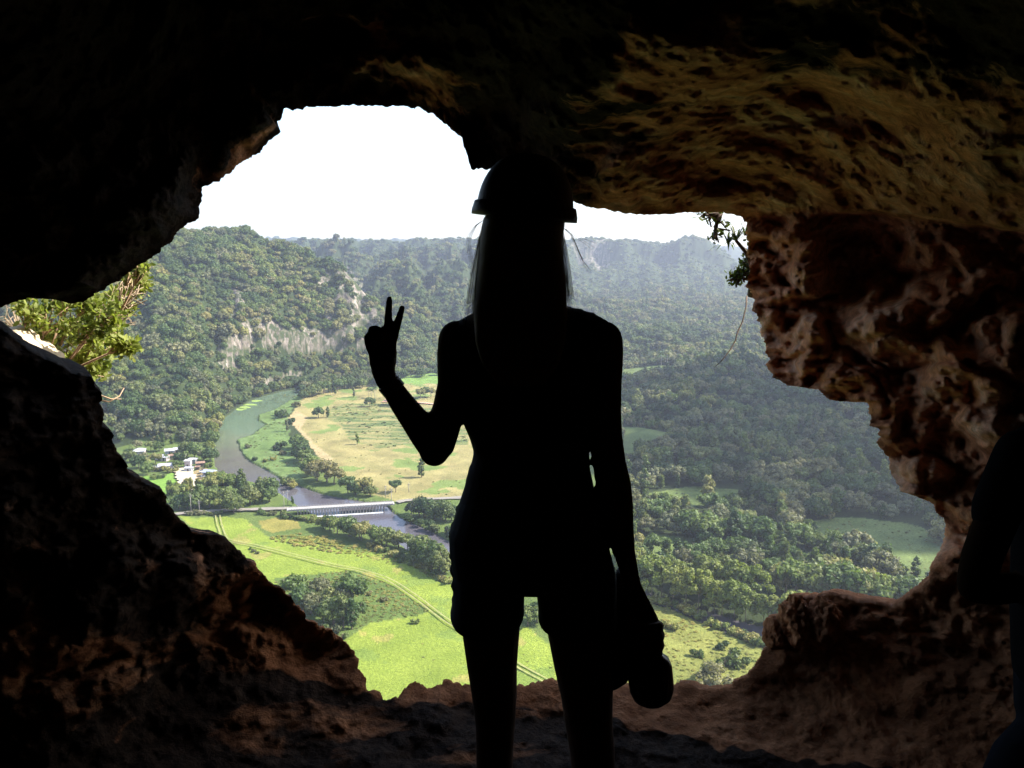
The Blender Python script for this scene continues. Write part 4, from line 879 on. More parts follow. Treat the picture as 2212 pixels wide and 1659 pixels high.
house(335, 1017, 6, 4, 2.3, 'flat', 'pink', 'white', .3, 'small flat-roofed house left of the long hall')
house(407, 1009, 4.5, 5, 4.2, 'flat', 'pink', 'white', .1, 'tall narrow pinkish house near the pale dirt yard')
house(417, 1001, 6, 4.5, 2.8, 'flat', 'grey', 'white', -.05, 'white flat-roofed house behind the dirt yard')
house(408, 1019, 5.5, 3.8, 2.4, 'flat', 'white', 'white', 0, 'low white shed beside the pale dirt road', 'shed')
house(453, 1028, 8, 6, 2.6, 'gable', 'grey', 'blue', -.2, 'blue-grey roofed house nearest the river bank')
house(433, 1007, 6, 5, 2.2, 'flat', 'dark', 'rust', .4, 'dark half-ruined shack behind the dirt yard', 'shack')
house(427, 1014, 3, 3, 1.6, 'flat', 'dark', 'rust', .2, 'small rusty shack at the corner of the dirt yard', 'shack')
def car(x, y, rz, c, label):
    g = at_z(x, y); e_ = empty('parked_car', (g[0], g[1], GZ+.9), label, 'car', 'cars in the hamlet', rz=rz); mm = glassy('car_paint', c)
    V = [(x_, y_, z_) for y_ in (-.85, .85) for x_, z_ in ((-2.1, .3), (-2.1, .85), (-1.5, 1.0), (1.3, .95), (2.1, .75), (2.1, .3))]
    MB().add(V, [(0, 1, 2, 3, 4, 5), (11, 10, 9, 8, 7, 6)]+[(i, 6+i, 6+(i+1) % 6, (i+1) % 6) for i in range(6)]).build('body', mm, e_)
    V = [(x_, y_*k, z_) for y_ in (-.75, .75) for x_, z_, k in ((-1.6, 1.0, 1), (-1.2, 1.45, .85), (.5, 1.45, .85), (1.1, .97, 1))]
    MB().add(V, [(0, 1, 2, 3), (7, 6, 5, 4)]+[(i, 4+i, 4+(i+1) % 4, (i+1) % 4) for i in range(4)]).build('cabin', winm, e_)
    for sx_ in (-1.3, 1.3):
        for sy in (-.86, .86): MB().tube([(sx_, sy-.1, .3), (sx_, sy+.1, .3)], [.32, .32], 10).build('wheel', winm, e_)
car(442, 1033, .3, (.5, .5, .52), 'silver car beside the blue-grey roofed house')
car(437, 1022, 1.2, (.75, .75, .75), 'white car on the pale dirt yard')
# ================================================================== NEAR PLANTS
def leafy(name, label, cat, clusters, Y, n, size, mat, stemmat, root, seed, stems=10, elong=2.2, group=None):
    """clusters: (x, y, radius in px); leaves about them, stems from the root to each cluster"""
    rg = np.random.default_rng(seed); e_ = empty(name, at_y(root[0], root[1], root[2]), label, cat, group); o0 = np.array(e_.location)
    cl = np.array(clusters, float); Yc = np.array([c[3] if len(c) > 3 else Y for c in clusters]) if len(clusters[0]) > 3 else Y+rg.uniform(-.3, .3, len(cl))
    C_ = at_y(cl[:, 0], cl[:, 1], Yc)-o0; Rr = cl[:, 2]*Yc/FPX
    mb = MB(); twigs = []
    for i in range(len(C_)):
        p0 = np.array([0, 0, 0.]); mid = C_[i]*.5+rg.normal(size=3)*.06*np.linalg.norm(C_[i])
        mb.tube([p0, mid, C_[i]], [.012, .008, .004], 5)
        for k in range(stems):
            d = rg.normal(size=3); d /= np.linalg.norm(d); tip = C_[i]+d*Rr[i]*1.1; m_ = C_[i]+d*Rr[i]*.5+rg.normal(size=3)*.02
            st = mid*.3+C_[i]*.7
            mb.tube([st, m_, tip], [.004, .003, .0015], 4); twigs.append((m_, tip))
    mb.build('stem', stemmat, e_, True)
    if n:
        V = []; F = []; tw = twigs
        for k in range(n):
            a, b_ = tw[rg.integers(len(tw))]; s_ = rg.uniform(.1, 1.05); p = a+(b_-a)*s_+rg.normal(size=3)*.012
            d = rg.normal(size=3)*.7+np.array([0, 0, .3]); d /= np.linalg.norm(d); u = np.cross(d, rg.normal(size=3)); u /= np.linalg.norm(u); l = size*rg.uniform(.6, 1.25); w_ = l/elong; nn = np.cross(d, u)
            b0 = len(V); V += [p, p+d*l*.35+u*w_*.5, p+d*l*.75+u*w_*.4, p+d*l-nn*l*.12, p+d*l*.75-u*w_*.4, p+d*l*.35-u*w_*.5, p+d*l*.5+nn*l*.06]
            F += [(b0, b0+1, b0+6), (b0+1, b0+2, b0+6), (b0+2, b0+3, b0+6), (b0+3, b0+4, b0+6), (b0+4, b0+5, b0+6), (b0+5, b0, b0+6)]
        mk('foliage', V, F, mat, e_)
    return e_
Lsh = leafmat('leaves_shrub', (.27, .29, .08), (.33, .34, .10), (.25, .30, .08), .45); Ldk = leafmat('leaves_cliff', (.10, .12, .03), (.11, .13, .03), (.14, .13, .04), .4); twig = simple('dry_twig', (.38, .26, .16), .9, .3, 20); twigd = simple('dark_root', (.10, .07, .05), .9, .3, 20)
leafy('shrub', 'sunlit yellow-green shrub with broad leaves growing outside the left gap', 'shrub', [(60, 670, 34), (110, 690, 40), (160, 680, 40), (130, 740, 38), (190, 720, 34), (215, 760, 30), (170, 790, 28), (230, 680, 34), (250, 735, 26), (275, 745, 20), (205, 800, 22), (90, 730, 30), (140, 650, 25), (190, 650, 25)], 4.6, 3400, .038, Lsh, twig, (60, 900, 4.6), 3, 12)
leafy('shrub', 'sunlit shrub of small yellow leaves under the dark overhang, upper one of the two', 'shrub', [(290, 596, 20), (300, 620, 18), (275, 625, 20), (305, 585, 12), (255, 640, 18), (265, 660, 20), (235, 670, 22)], 4.9, 1100, .034, Lsh, twig, (180, 760, 4.9), 4, 14)
leafy('dry_bush', 'tangle of bare brown twigs behind the sunlit shrubs', 'bush', [(30, 690, 34), (70, 740, 34), (110, 770, 30), (250, 660, 38), (280, 640, 32), (265, 690, 25), (40, 720, 30), (150, 770, 30), (220, 690, 30)], 5.0, 0, .05, Lsh, simple('dry_twig_pale', (.34, .26, .17), .9, .3, 20), (80, 880, 5.0), 5, 26)
e_ = empty('dead_branch', at_y(215, 862, 3.9), 'thin bare branch sticking out past the left rock edge', 'branch'); 
def qtube(pts, r, n=5, Y=None):
    o0 = np.array(e_.location); P_ = [at_y(p[0], p[1], p[2] if len(p) > 2 else Y)-o0 for p in pts]; return MB().tube(P_, r, n)
mbx = qtube([(205, 862, 3.9), (235, 868, 3.9), (258, 856, 3.95), (268, 838, 4)], [.005, .004, .003, .002]); P_ = qtube([(205, 850, 3.9), (240, 862, 3.9), (262, 862, 4)], [.004, .003, .0015]); b0 = len(mbx.v); mbx.v += P_.v; mbx.f += [tuple(i+b0 for i in f) for f in P_.f]; mbx.build('twig', twig, e_, True)
leafy('shrub', 'dark small-leaved shrub clinging under the ceiling lip at the right end of the gap', 'shrub', [(1650, 495, 26, 3.6), (1640, 525, 24, 3.6), (1665, 545, 22, 3.55), (1628, 555, 18, 3.6), (1625, 580, 14, 3.65), (1600, 590, 9, 3.65), (1592, 600, 6, 3.65)], 3.6, 800, .02, Ldk, twigd, (1632, 600, 3.62), 6, 22)
leafy('hanging_plant', 'sparse sprig hanging from the ceiling lip left of the dark shrub', 'plant', [(1556, 480, 9, 3.5), (1548, 498, 8, 3.5), (1542, 512, 6, 3.5), (1525, 464, 8, 3.5), (1534, 468, 7, 3.5)], 3.5, 60, .028, Ldk, twigd, (1556, 462, 3.5), 8, 6)
e_ = empty('bromeliad', at_y(1590, 520, 3.5), 'spiky rosette plant with long narrow leaves on the rock edge', 'plant'); r_ = random.Random(2); V = []; F = []
for cx_, cy_, k_ in ((0, 0, 26), (-.03, -.012, 16), (.035, .02, 16)):
    for k in range(k_):
        a = r_.uniform(0, 6.28); el = r_.uniform(-.3, 1.2); l = r_.uniform(.05, .095); d = np.array([math.cos(a)*math.cos(el), math.sin(a)*math.cos(el), math.sin(el)]); sd = np.array([-math.sin(a), math.cos(a), 0])*.0045; o0 = np.array([cx_, 0, cy_]); b0 = len(V)
        V += [o0-sd, o0+sd, o0+d*l*.6+sd*.8+(0, 0, .006), o0+d*l+(0, 0, -.012), o0+d*l*.6-sd*.8+(0, 0, .006)]; F += [(b0, b0+1, b0+2, b0+4), (b0+4, b0+2, b0+3)]
mk('leaves', V, F, Ldk, e_); MB().tube([(0, 0, 0), (.05, .02, -.05), (.09, .05, -.13), (.10, .12, -.22)], [.006, .009, .012, .016], 7).build('stem', twigd, e_, True)
e_ = empty('hanging_vine', at_y(1612, 655, 3.75), 'long thin vine dangling from the right rock edge over the valley', 'vine')
qtube([(1613, 640, 3.8), (1612, 662, 3.75), (1604, 695, 3.7), (1593, 718, 3.68), (1589, 735, 3.66), (1578, 755, 3.64), (1560, 778, 3.6), (1545, 792, 3.6)], [.004, .0035, .003, .0035, .003, .0025, .002, .001]).build('vine_stem', twigd, e_, True)
# ================================================================== LOOSE ROCKS
def rock(name, x, y, Y, rx, ry, rz, seed, label, cat, mat=None, tonev=(.6, .9, .3), sub=5, amp=.28, group=None, rot=0):
    c = at_y(x, y, Y); bm = bmesh.new(); bmesh.ops.create_icosphere(bm, subdivisions=sub, radius=1); V = np.array([v.co[:] for v in bm.verts]); F = np.array([[v.index for v in f.verts] for f in bm.faces]); bm.free()
    dsp = 1+amp*fbm(V*1.3+seed, 3, seed)+amp*.5*fbm(V*4+seed, 4, seed+3, .6)-amp*.5*np.clip(.4-worley(V*3+seed, seed), 0, 1)
    V = V*dsp[:, None]*np.array([rx, ry, rz]); o = mk(name, V, F, mat or cave_mat, loc=c); vcol(o, 'tone', np.tile(tonev, (len(V), 1))); o.rotation_euler.z = rot; tag(o, label, cat, group); return o
def px(n, Y): return n*Y/FPX
rock('boulder', 1722, 1345, 2.80, px(34, 2.8), .08, px(58, 2.8), 3, 'tallest reddish boulder standing on the right ledge', 'boulder', amp=.42)
rock('boulder', 1672, 1370, 2.84, px(22, 2.8), .06, px(36, 2.8), 5, 'small reddish boulder at the left end of the right ledge', 'boulder')
rock('boulder', 1775, 1345, 2.78, px(40, 2.8), .09, px(56, 2.8), 8, 'wide reddish boulder right of the tallest one on the ledge', 'boulder')
rock('rock_outcrop', -25, 800, 4.25, .30, .35, .20, 11, 'sunlit cream rock just outside the left gap below the shrub', 'rock', simple('cream_rock', (.62, .50, .34), .9, .25, 6), sub=5, amp=.2, rot=.35)
for k, (x, y, s_, lb) in enumerate([(1280, 1512, 9, 'small dark stone on the ledge left of the bottle'), (1225, 1505, 6, 'pebble on the ledge beside the right knee'), (1318, 1542, 20, 'flat stone lying on the red floor under the bottle'), (1635, 1520, 9, 'small dark stone on the red floor below the ledge'), (1820, 1545, 12, 'stone at the foot of the right bank'), (1870, 1560, 14, 'larger stone at the foot of the right bank')]):
    d = ray(x, y); Yf = CAMZ/(-d[2]/d[1]); rock('stone', x, y, min(Yf, 2.9), px(s_, 2.8), px(s_, 2.8), px(s_*.5, 2.8), 20+k, lb, 'stone', sub=3, group='loose stones on the floor')
# ================================================================== PEOPLE
def flatmat(name, c, rough=.7, spec=.3):
    m, t, b = nodes(name); n = tex(t, 30, 4); c = np.array(c); t.links.new(ramp(t, n.outputs[0], [(.3, tuple(c*.85)), (.7, tuple(c*1.15))]), b.inputs['Base Color']); b.inputs['Roughness'].default_value = rough; b.inputs['Specular IOR Level'].default_value = spec; return m
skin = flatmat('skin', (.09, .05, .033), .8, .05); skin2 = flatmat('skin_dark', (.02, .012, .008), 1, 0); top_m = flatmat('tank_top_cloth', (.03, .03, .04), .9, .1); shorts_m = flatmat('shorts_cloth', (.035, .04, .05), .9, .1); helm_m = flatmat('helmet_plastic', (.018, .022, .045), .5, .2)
hair_m = flatmat('hair', (.16, .11, .07), .6, .2); hair_t = nodes('hair_strand')[0]; t = hair_t.node_tree; b = t.nodes['Principled BSDF']; b.inputs['Base Color'].default_value = (.42, .30, .20, 1); b.inputs['Roughness'].default_value = .5
def fuse(mb, name, mat, parent, voxel=.007, smooth=4, loc=None):
    """one continuous surface out of overlapping limbs"""
    o = mb.build('tmp', None); r = o.modifiers.new('r', 'REMESH'); r.mode = 'VOXEL'; r.voxel_size = voxel; s_ = o.modifiers.new('s', 'SMOOTH'); s_.iterations = smooth; s_.factor = .6
    bpy.context.view_layer.update(); dg = bpy.context.evaluated_depsgraph_get(); me = bpy.data.meshes.new_from_object(o.evaluated_get(dg)); bpy.data.objects.remove(o)
    me.name = name; me.materials.clear(); me.materials.append(mat); me.polygons.foreach_set('use_smooth', np.ones(len(me.polygons), bool)); n = bpy.data.objects.new(name, me); COL.objects.link(n)
    if parent: n.parent = parent
    return n
class Fig:
    def __init__(s, Y0, root): s.Y = Y0; s.o = np.array(root)
    def p(s, x, y, dy=0): return tuple(at_y(x, y, s.Y+dy)-s.o)
    def r(s, n, dy=0): return n*(s.Y+dy)/FPX
    def limb(s, mb, pts, n=14, k=1.0):          # (x, y, dy, radius px[, depth radius factor])
        P = [s.p(*q[:3]) for q in pts]; R = [s.r(q[3]) for q in pts]; mb.tube(P, R, n, R2=[r*(q[4] if len(q) > 4 else k) for r, q in zip(R, pts)]); mb.ball(P[0], R[0]*.98); mb.ball(P[-1], R[-1]*.98); return mb
    def rows(s, mb, rows, n=28, pw=2.2, grow=0):  # (y, xl, xr, depth radius m, dy)
        R = []
        for y, xl, xr, ry, dy in rows:
            c = s.p((xl+xr)/2, y, dy); R.append((c[0], c[1], c[2], s.r((xr-xl)/2)+grow, ry+grow))
        mb.rings(R, n, pw=pw); return mb
W = Fig(1.9, (at_y(1160., 1000., 1.9)[0], 1.9, 0.0))
e_ = empty('person', tuple(W.o), 'woman from behind in helmet and shorts, left hand raised in a two-finger sign', 'person')
mb = MB()
TOR = [(612, 1098, 1168, .05, .005), (645, 1094, 1174, .052, 0), (662, 1060, 1225, .06, 0), (676, 1025, 1275, .07, 0), (692, 995, 1308, .08, 0), (715, 978, 1322, .09, 0), (760, 975, 1318, .10, 0), (830, 985, 1302, .105, .01), (880, 992, 1292, .10, .01), (913, 1000, 1283, .095, .01), (945, 1014, 1277, .09, .01), (976, 1023, 1273, .088, .01), (1018, 1014, 1275, .09, 0), (1057, 1001, 1285, .098, -.01), (1095, 988, 1297, .108, -.015), (1129, 980, 1305, .115, -.02), (1195, 976, 1322, .118, -.02), (1235, 980, 1326, .11, -.01), (1256, 984, 1328, .09, 0)]
W.rows(mb, TOR)
W.limb(mb, [(1062, 1240, 0, 72), (1060, 1360, 0, 67), (1063, 1440, 0, 58), (1068, 1500, .0, 53), (1070, 1560, 0, 47), (1069, 1620, -.01, 44), (1068, 1700, -.02, 43), (1066, 1780, -.01, 36), (1064, 1880, 0, 25), (1063, 1925, 0, 22)], 20)
W.limb(mb, [(1246, 1240, 0, 76), (1250, 1360, 0, 73), (1260, 1440, 0, 67), (1268, 1500, 0, 61), (1272, 1560, 0, 56), (1279, 1620, -.01, 53), (1284, 1700, -.02, 50), (1288, 1780, -.01, 40), (1292, 1880, 0, 26), (1293, 1925, 0, 23)], 20)
for fx, sx_ in ((1063, -1), (1293, 1)):
    c = W.p(fx, 1935, 0); mb.ball((c[0], c[1]+.05, .035), (.045, .125, .035)); mb.ball((c[0], c[1], .06), (.035, .045, .06))
# head, face away from the camera
hc = W.p(1132, 462, .01); hx = W.r(74); mb.ball(hc, (hx, .098, W.r(112))); mb.ball((hc[0], hc[1]+.03, hc[2]-.075), (.052, .062, .055)); mb.tube([W.p(1134, 560, .005), W.p(1136, 680, 0)], [.058, .062], 16)
mb.ball((hc[0], hc[1]+.102, hc[2]-.035), (.012, .018, .02)); mb.ball((hc[0], hc[1]+.09, hc[2]-.075), (.022, .012, .008)); mb.ball((hc[0], hc[1]+.085, hc[2]-.11), (.02, .018, .018))
for sx_ in (-1, 1): mb.ball((hc[0]+sx_*hx*1.0, hc[1]+.0, hc[2]-.03), (.010, .02, .03))
# left arm
W.limb(mb, [(988, 733, 0, 42), (983, 770, 0, 40), (982, 830, 0, 37.5), (970, 880, 0, 36), (957, 925, 0, 38), (943, 962, -.01, 40), (938, 975, -.01, 34)], 18)
W.limb(mb, [(940, 968, -.01, 36), (917, 935, -.01, 35.5), (892, 902, -.01, 31), (868, 870, -.02, 27.5), (848, 840, -.02, 24), (835, 822, -.02, 23.5), (828, 800, -.02, 25.5)], 18)
W.limb(mb, [(827, 805, -.02, 24, .62), (825, 785, -.02, 27, .55), (825, 762, -.02, 30.5, .5), (827, 742, -.02, 31, .45), (828, 733, -.02, 25, .42)], 18)
def finger(pts, k=1.0): W.limb(mb, [(p[0], p[1], p[2], p[3]*k) for p in pts], 12)
finger([(836, 736, -.02, 10.5), (838, 706, -.018, 9.6), (839, 675, -.015, 8.2), (841, 651, -.013, 7.6), (841, 646, -.013, 7.2)])
finger([(849, 736, -.02, 10), (857, 706, -.02, 8.8), (863, 685, -.018, 8), (868.5, 665, -.017, 7)])
finger([(814, 742, -.02, 10.5), (811, 710, -.015, 10.8), (812, 711, .012, 10), (816, 735, .022, 10), (818, 750, .012, 9)])
finger([(800, 752, -.02, 10.5), (795, 729, -.015, 10.5), (797, 728, .008, 9.5), (803, 748, .018, 9), (806, 758, .01, 8)])
finger([(846, 785, -.01, 11), (848, 760, .015, 11), (836, 738, .03, 9.5), (820, 728, .036, 8.5)])
mb.ball(W.p(803, 712, -.012), W.r(9))
# right arm
W.limb(mb, [(1303, 735, 0, 43), (1306, 770, 0, 41), (1305, 830, 0, 38.5), (1306, 890, 0, 36.5), (1309, 945, 0, 36.5), (1316, 1000, -.005, 37), (1326, 1050, -.01, 39), (1332, 1090, -.01, 37), (1338, 1140, -.015, 32), (1349, 1195, -.02, 24.5), (1362, 1245, -.02, 19.5), (1367, 1268, -.02, 20)], 18)
W.limb(mb, [(1366, 1265, -.02, 20, .8), (1376, 1300, -.02, 27, .7), (1389, 1335, -.02, 32, .65), (1397, 1362, -.02, 36, .6)], 18)
for k, (fy, fr) in enumerate([(1352, 12), (1373, 12.5), (1394, 12), (1413, 10)]):    # fingers wrapped round the neck of the bottle
    x0 = 1430-abs(k-1.5)*2
    finger([(1412, fy-8, -.035, fr), (x0-3, fy, -.045, fr), (x0-6, fy+3, -.075, fr*.95), (1392, fy+5, -.085, fr*.9), (1374, fy+4, -.075, fr*.85)])
finger([(1370, 1320, -.02, 12), (1352, 1345, -.045, 12), (1357, 1365, -.075, 11), (1372, 1380, -.085, 10)])
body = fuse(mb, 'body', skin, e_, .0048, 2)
mb = MB(); W.rows(mb, [r for r in TOR if 655 < r[0] < 1100], grow=.004)
for xx, yy in ((1025, 688), (1267, 682)): W.limb(mb, [(xx, yy+14, -.07, 10, .5), (xx, yy, -.03, 10, .5), (xx, yy, .02, 10, .5), (xx, yy+14, .07, 10, .5)], 10)
mb.ball(W.p(1253, 669, 0), W.r(5)); mb.ball(W.p(1281, 677, 0), W.r(5)); W.rows(mb, [(1010, 1010, 1277, .095, 0), (1022, 1008, 1279, .097, 0), (1040, 1002, 1284, .10, 0)], grow=.002)
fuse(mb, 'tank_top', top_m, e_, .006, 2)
mb = MB(); W.rows(mb, [(1060, 999, 1289, .104, -.01), (1090, 985, 1300, .116, -.015), (1125, 974, 1309, .125, -.02), (1150, 964, 1314, .128, -.02), (1195, 964, 1326, .128, -.02), (1232, 970, 1338, .118, -.01), (1256, 973, 1336, .09, 0)])
W.rows(mb, [(1238, 974, 1141, .10, 0), (1275, 974, 1138, .097, 0), (1310, 972, 1137, .095, 0), (1340, 976, 1132, .093, 0)], 24)
W.rows(mb, [(1238, 1153, 1336, .10, 0), (1275, 1153, 1337, .10, 0), (1310, 1157, 1338, .098, 0), (1344, 1158, 1338, .098, 0)], 24)
W.rows(mb, [(1312, 969, 1138, .098, 0), (1326, 967, 1138, .099, 0), (1341, 972, 1131, .098, 0), (1347, 980, 1125, .092, 0)], 24)
W.rows(mb, [(1318, 1158, 1339, .10, 0), (1332, 1156, 1340, .101, 0), (1345, 1158, 1339, .098, 0), (1350, 1170, 1330, .088, 0)], 24)
r_ = random.Random(5)
for k in range(7): yy = 1100+k*33+r_.uniform(-6, 6); mb.ball(W.p(np.interp(yy, [1080, 1150, 1200, 1320], [1004, 983, 981, 990]), yy, r_.uniform(-.03, .03)), W.r(r_.uniform(13, 16)))
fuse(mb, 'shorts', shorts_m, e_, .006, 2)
# helmet
hm = empty('helmet', tuple(np.array(W.p(1134, 455, .005))), None, None); hm.parent = e_; hm.rotation_euler.y = rad(5.2)
H = MB(); a_, b_ = W.r(103), W.r(118); rows = []
for k in range(13):
    s_ = k/12*math.pi/2; rows.append((0, 0, b_*math.sin(s_), max(a_*math.cos(s_)**.82, .002), max(.128*math.cos(s_)**.82, .002)))
H.rings([(0, 0, -.012, a_*1.005, .129)]+rows, 36); H.build('helmet_shell', helm_m, hm, True)
H = MB(); H.rings([(0, .005, -.016, a_*1.10, .145), (0, .006, -.006, a_*1.10, .146), (0, .004, .012, a_*1.055, .139), (0, 0, .014, a_*1.0, .129)], 36); H.build('brim', helm_m, hm, True)
# hair
mb = MB(); W.rows(mb, [(462, 1050, 1214, .10, -.01), (480, 1045, 1219, .105, -.015), (525, 1038, 1212, .10, -.02), (575, 1034, 1216, .085, -.035), (624, 1030, 1220, .07, -.05), (680, 1026, 1222, .055, -.075), (740, 1030, 1218, .032, -.10), (790, 1045, 1204, .02, -.112), (835, 1080, 1172, .008, -.112)], 32)
hr = fuse(mb, 'hair', hair_m, e_, .007, 2)
mb = MB(); rg = random.Random(9)
def strand(pts, r=.0003): mb.tube([W.p(*p) for p in pts], [r*.9]*(len(pts)-1)+[r*.4], 3, cap=False)
for k in range(60):
    j = rg.uniform(-3, 3); o = rg.uniform(0, 1)**1.6*19; strand([(1048+j, 470, -.02), (1040-o*.5+j, 530, -.03), (1033-o*.8+j, 590, -.04), (1027-o+j, 650, -.06), (1022-o*rg.uniform(.4, 1.2), 700+rg.uniform(-40, 40), -.08)])
for k in range(60):
    j = rg.uniform(-3, 3); o = rg.uniform(0, 1)**1.6*19; strand([(1212+j, 485, -.02), (1212+o*.6+j, 540, -.03), (1218+o*.7+j, 590, -.04), (1222+o*.8+j, 640, -.06), (1226+o*rg.uniform(.3, 1), 655+rg.uniform(-30, 25), -.08)])
for o in (0, 2, 4, 6, 9): strand([(1046, 474, 0), (1030-o*.4, 487, 0), (1020-o, 507, -.01), (1016-o, 530, -.01), (1021-o, 555, -.02), (1032, 590+o*3, -.03)], .00042)
for o, q in ((0, 0), (2, 6), (4, 12), (1, 20), (5, 25)): strand([(1218, 493, 0), (1232+o, 505+q*.2, 0), (1244+o, 530+q*.5, -.01), (1257+o, 560+q*.5, -.01), (1276+o-q*.3, 584+q*.2, -.01)], .0004)
for q in (0, 5, 9): strand([(1220, 494, 0), (1240, 503+q, 0), (1262, 516+q, 0), (1290-q, 527+q*1.6, 0)], .0004)
mb.build('hair_strands', hair_t, hr, True)
mb = MB(); pts = []
for k in range(17):
    a = 2*math.pi*k/16; c = np.array(W.p(842, 831, -.02)); ax = np.array([.79, 0, .61]); pts.append(tuple(c+ax*W.r(23.5)*math.cos(a)+np.array([0, 1, 0])*W.r(27)*math.sin(a)))
for off in (-.004, 0, .004, .008, .012, .016): mb.tube([(p[0]+.6*off, p[1], p[2]-.75*off) for p in pts], [.0034]*17, 8, cap=False)
mb.build('bracelet', flatmat('bracelet_beads', (.10, .06, .04), .5), e_, True)
# bottle and bag
bt = empty('water_bottle', W.p(1410, 1510, -.04), 'dark round-bottomed water bottle held in her lowered right hand', 'bottle'); bt.location = tuple(np.array(W.p(1410, 1510, -.05))+W.o); bt.rotation_euler.y = rad(-7)
rb = W.r(52)*.975; MB().rings([(0, 0, -.012, .012, .012), (0, 0, -.008, rb*.55, rb*.55), (0, 0, .004, rb*.85, rb*.85), (0, 0, .022, rb*.98, rb*.98), (0, 0, .04, rb, rb), (0, 0, .075, rb, rb), (0, 0, .093, rb*.9, rb*.9), (0, 0, .106, rb*.62, rb*.62), (0, 0, .118, rb*.45, rb*.45), (0, 0, .14, rb*.42, rb*.42)], 32).build('bottle_body', flatmat('bottle_plastic', (.015, .017, .02), .25, .3), bt, True)
MB().rings([(0, 0, .141, rb*.46, rb*.46), (0, 0, .156, rb*.46, rb*.46), (0, 0, .159, rb*.40, rb*.40)], 24).build('cap', flatmat('cap_plastic', (.05, .05, .06), .3), bt, True)
mb = MB(); W.rows(mb, [(1230, 1334, 1346, .02, .03), (1265, 1318, 1352, .03, .03), (1320, 1290, 1375, .045, .03), (1400, 1262, 1384, .05, .03), (1445, 1262, 1374, .048, .03), (1466, 1274, 1360, .04, .03), (1482, 1290, 1336, .025, .03)], 20)
bg_ = fuse(mb, 'cloth_bag', flatmat('bag_cloth', (.04, .035, .03), .95, .1), None, .006, 1); bg_.location = tuple(W.o); tag(bg_, 'small dark cloth bag hanging between her right hand and thigh', 'bag')
# second person, seated at the right edge
Q = Fig(1.72, (at_y(2330., 1500., 1.72)[0], 1.72, 0.0))
e2 = empty('person', tuple(Q.o), 'seated person in dark shirt with bent elbow, cut off at the right edge', 'person')
mb = MB(); Q.rows(mb, [(880, 2300, 2360, .05, 0), (925, 2230, 2430, .07, 0), (960, 2200, 2460, .10, 0), (1050, 2200, 2462, .115, 0), (1200, 2204, 2450, .11, 0), (1330, 2200, 2450, .115, 0), (1450, 2210, 2460, .125, -.01), (1560, 2215, 2465, .13, -.02), (1620, 2230, 2455, .11, -.02)])
Q.limb(mb, [(2208, 985, 0, 50), (2180, 1060, -.01, 47), (2150, 1130, -.02, 45), (2122, 1200, -.03, 43), (2108, 1262, -.04, 41)], 16)
Q.limb(mb, [(2106, 1266, -.04, 38), (2150, 1272, -.02, 37), (2210, 1268, .02, 33), (2270, 1255, .07, 28), (2310, 1245, .11, 25)], 16)
Q.limb(mb, [(2320, 1240, .12, 24, .6), (2350, 1232, .15, 30, .6), (2375, 1226, .17, 28, .6)], 14)
for k in range(4): Q.limb(mb, [(2370, 1210+k*12, .17, 8.5), (2400, 1208+k*13, .18, 8), (2412, 1216+k*12, .165, 7.5), (2405, 1226+k*10, .15, 7)], 8)
Q.limb(mb, [(2345, 1214, .14, 11), (2365, 1192, .15, 10), (2385, 1184, .155, 9)], 8)
Q.limb(mb, [(2455, 990, 0, 46), (2478, 1100, 0, 42), (2490, 1220, .02, 38), (2470, 1300, .12, 30), (2430, 1330, .2, 24), (2400, 1340, .24, 26, .6)], 14)
Q.limb(mb, [(2270, 1610, -.02, 80), (2215, 1660, -.06, 74), (2180, 1720, -.10, 62), (2178, 1800, -.08, 50), (2185, 1950, -.02, 44), (2190, 2060, 0, 32)], 16)
Q.limb(mb, [(2400, 1610, -.02, 80), (2420, 1640, .15, 66), (2430, 1680, .25, 55), (2425, 1760, .26, 44), (2420, 1900, .26, 34)], 16)
c = Q.p(2330, 790, .01); mb.ball(c, (.075, .095, .115)); mb.tube([Q.p(2330, 840, 0), Q.p(2330, 930, 0)], [.055, .06], 14); mb.ball((c[0], c[1]+.098, c[2]-.02), (.012, .018, .02)); mb.ball((c[0], c[1]+.03, c[2]-.08), (.05, .06, .05))
for s_ in (-1, 1): mb.ball((c[0]+s_*.076, c[1], c[2]-.015), (.01, .02, .03))
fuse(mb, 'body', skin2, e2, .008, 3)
mb = MB(); Q.rows(mb, [(918, 2240, 2420, .072, 0), (950, 2196, 2464, .105, 0), (1050, 2194, 2468, .123, 0), (1200, 2198, 2456, .118, 0), (1330, 2194, 2456, .123, 0), (1440, 2200, 2466, .135, -.01), (1480, 2204, 2468, .14, -.01)])
Q.limb(mb, [(2206, 980, 0, 56), (2178, 1040, -.01, 54), (2152, 1100, -.015, 52), (2149, 1108, -.015, 50)], 16); Q.limb(mb, [(2457, 985, 0, 52), (2470, 1060, 0, 50), (2476, 1110, 0, 48)], 14)
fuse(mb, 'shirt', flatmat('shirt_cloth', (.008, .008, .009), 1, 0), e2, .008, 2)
mb = MB(); Q.rows(mb, [(1470, 2206, 2464, .135, -.01), (1560, 2208, 2470, .14, -.02), (1630, 2225, 2460, .12, -.02)])
Q.limb(mb, [(2270, 1610, -.02, 86), (2215, 1662, -.06, 80), (2180, 1720, -.10, 68), (2178, 1800, -.08, 56), (2185, 1950, -.02, 50), (2190, 2030, 0, 44)], 16); Q.limb(mb, [(2400, 1610, -.02, 86), (2420, 1640, .15, 72), (2430, 1680, .25, 60), (2425, 1760, .26, 49), (2420, 1870, .26, 42)], 16)
fuse(mb, 'trousers', flatmat('denim', (.010, .011, .014), 1, 0), e2, .008, 2)
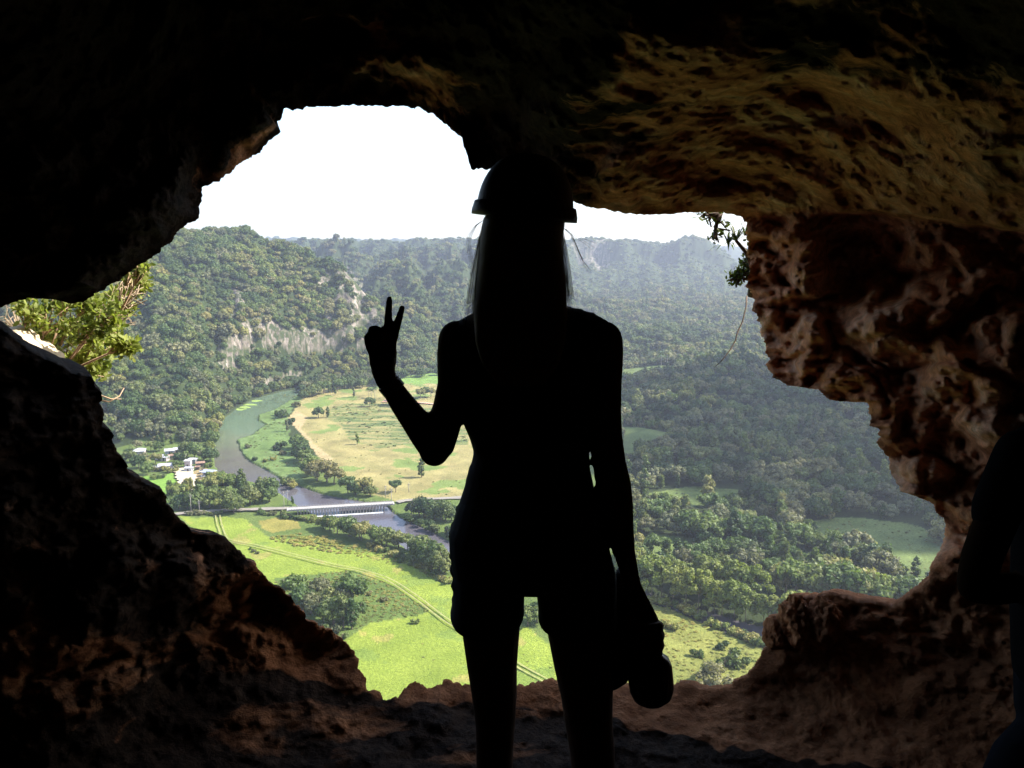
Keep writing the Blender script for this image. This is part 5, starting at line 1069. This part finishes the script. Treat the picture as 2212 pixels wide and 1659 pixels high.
mb = MB(); mb.ball((c[0], c[1]-.015, c[2]+.02), (.084, .1, .115)); fuse(mb, 'hair', flatmat('dark_hair', (.03, .02, .015), .6), e2, .008, 2)
g = Q.p(2335, 1800, -.02); z_ = Q.p(2335, 1640, 0)[2]
rk2 = rock('boulder', 2335, 1700, 1.72, .24, .24, .30, 31, 'boulder the cut-off person at the right edge sits on', 'boulder', sub=4, amp=.12); rk2.location = (float(Q.o[0]), 1.74, z_-.36)
# ================================================================== CLOUD, HAZE
def cloud(cx, cy, cz, rx, ry, rz, seed):
    rg = random.Random(seed); mb = MB()
    for k in range(46):
        a = rg.uniform(0, 6.28); r = math.sqrt(rg.random()); s_ = rg.uniform(.22, .38)*(1.15-r*.5)
        mb.ball((cx+rx*r*math.cos(a)*.85, cy+ry*r*math.sin(a)*.85, cz+rg.uniform(-.2, .5)*rz), (rx*s_, ry*s_, rz*s_*2), 18, 12)
    o = mb.build('cloud', cm_, smooth=True)
    V = np.empty(len(o.data.vertices)*3, np.float32); o.data.vertices.foreach_get('co', V); V = V.reshape(-1, 3)
    V += (fbm(V/45., 3, 4)[:, None]*np.array([14, 14, 9])); o.data.vertices.foreach_set('co', V.ravel()); tag(o, kind='structure')
cm_, t, b = nodes('cloud_white'); b.inputs['Base Color'].default_value = (.9, .9, .92, 1); b.inputs['Roughness'].default_value = 1
CT = []
def shadow_cloud(gx_, gy_, rx, ry, seed, H=560):
    k = (H-GZ)/SD.z; cloud(gx_+SD.x*k, gy_+SD.y*k, H, rx, ry, 45, seed)
shadow_cloud(235, 600, 195, 205, 1)
shadow_cloud(200, 815, 150, 85, 2)
m = bpy.data.materials.new('haze'); m.use_nodes = True; t = m.node_tree; t.nodes.clear()
out = t.nodes.new('ShaderNodeOutputMaterial'); pv = t.nodes.new('ShaderNodeVolumePrincipled'); t.links.new(pv.outputs[0], out.inputs['Volume'])
pv.inputs['Color'].default_value = (.78, .84, 1, 1); pv.inputs['Density'].default_value = .00016; pv.inputs['Anisotropy'].default_value = .45
hb = MB().box(-10900, 10900, -60, 5700, -190, 300).build('haze', m); tag(hb, kind='stuff')
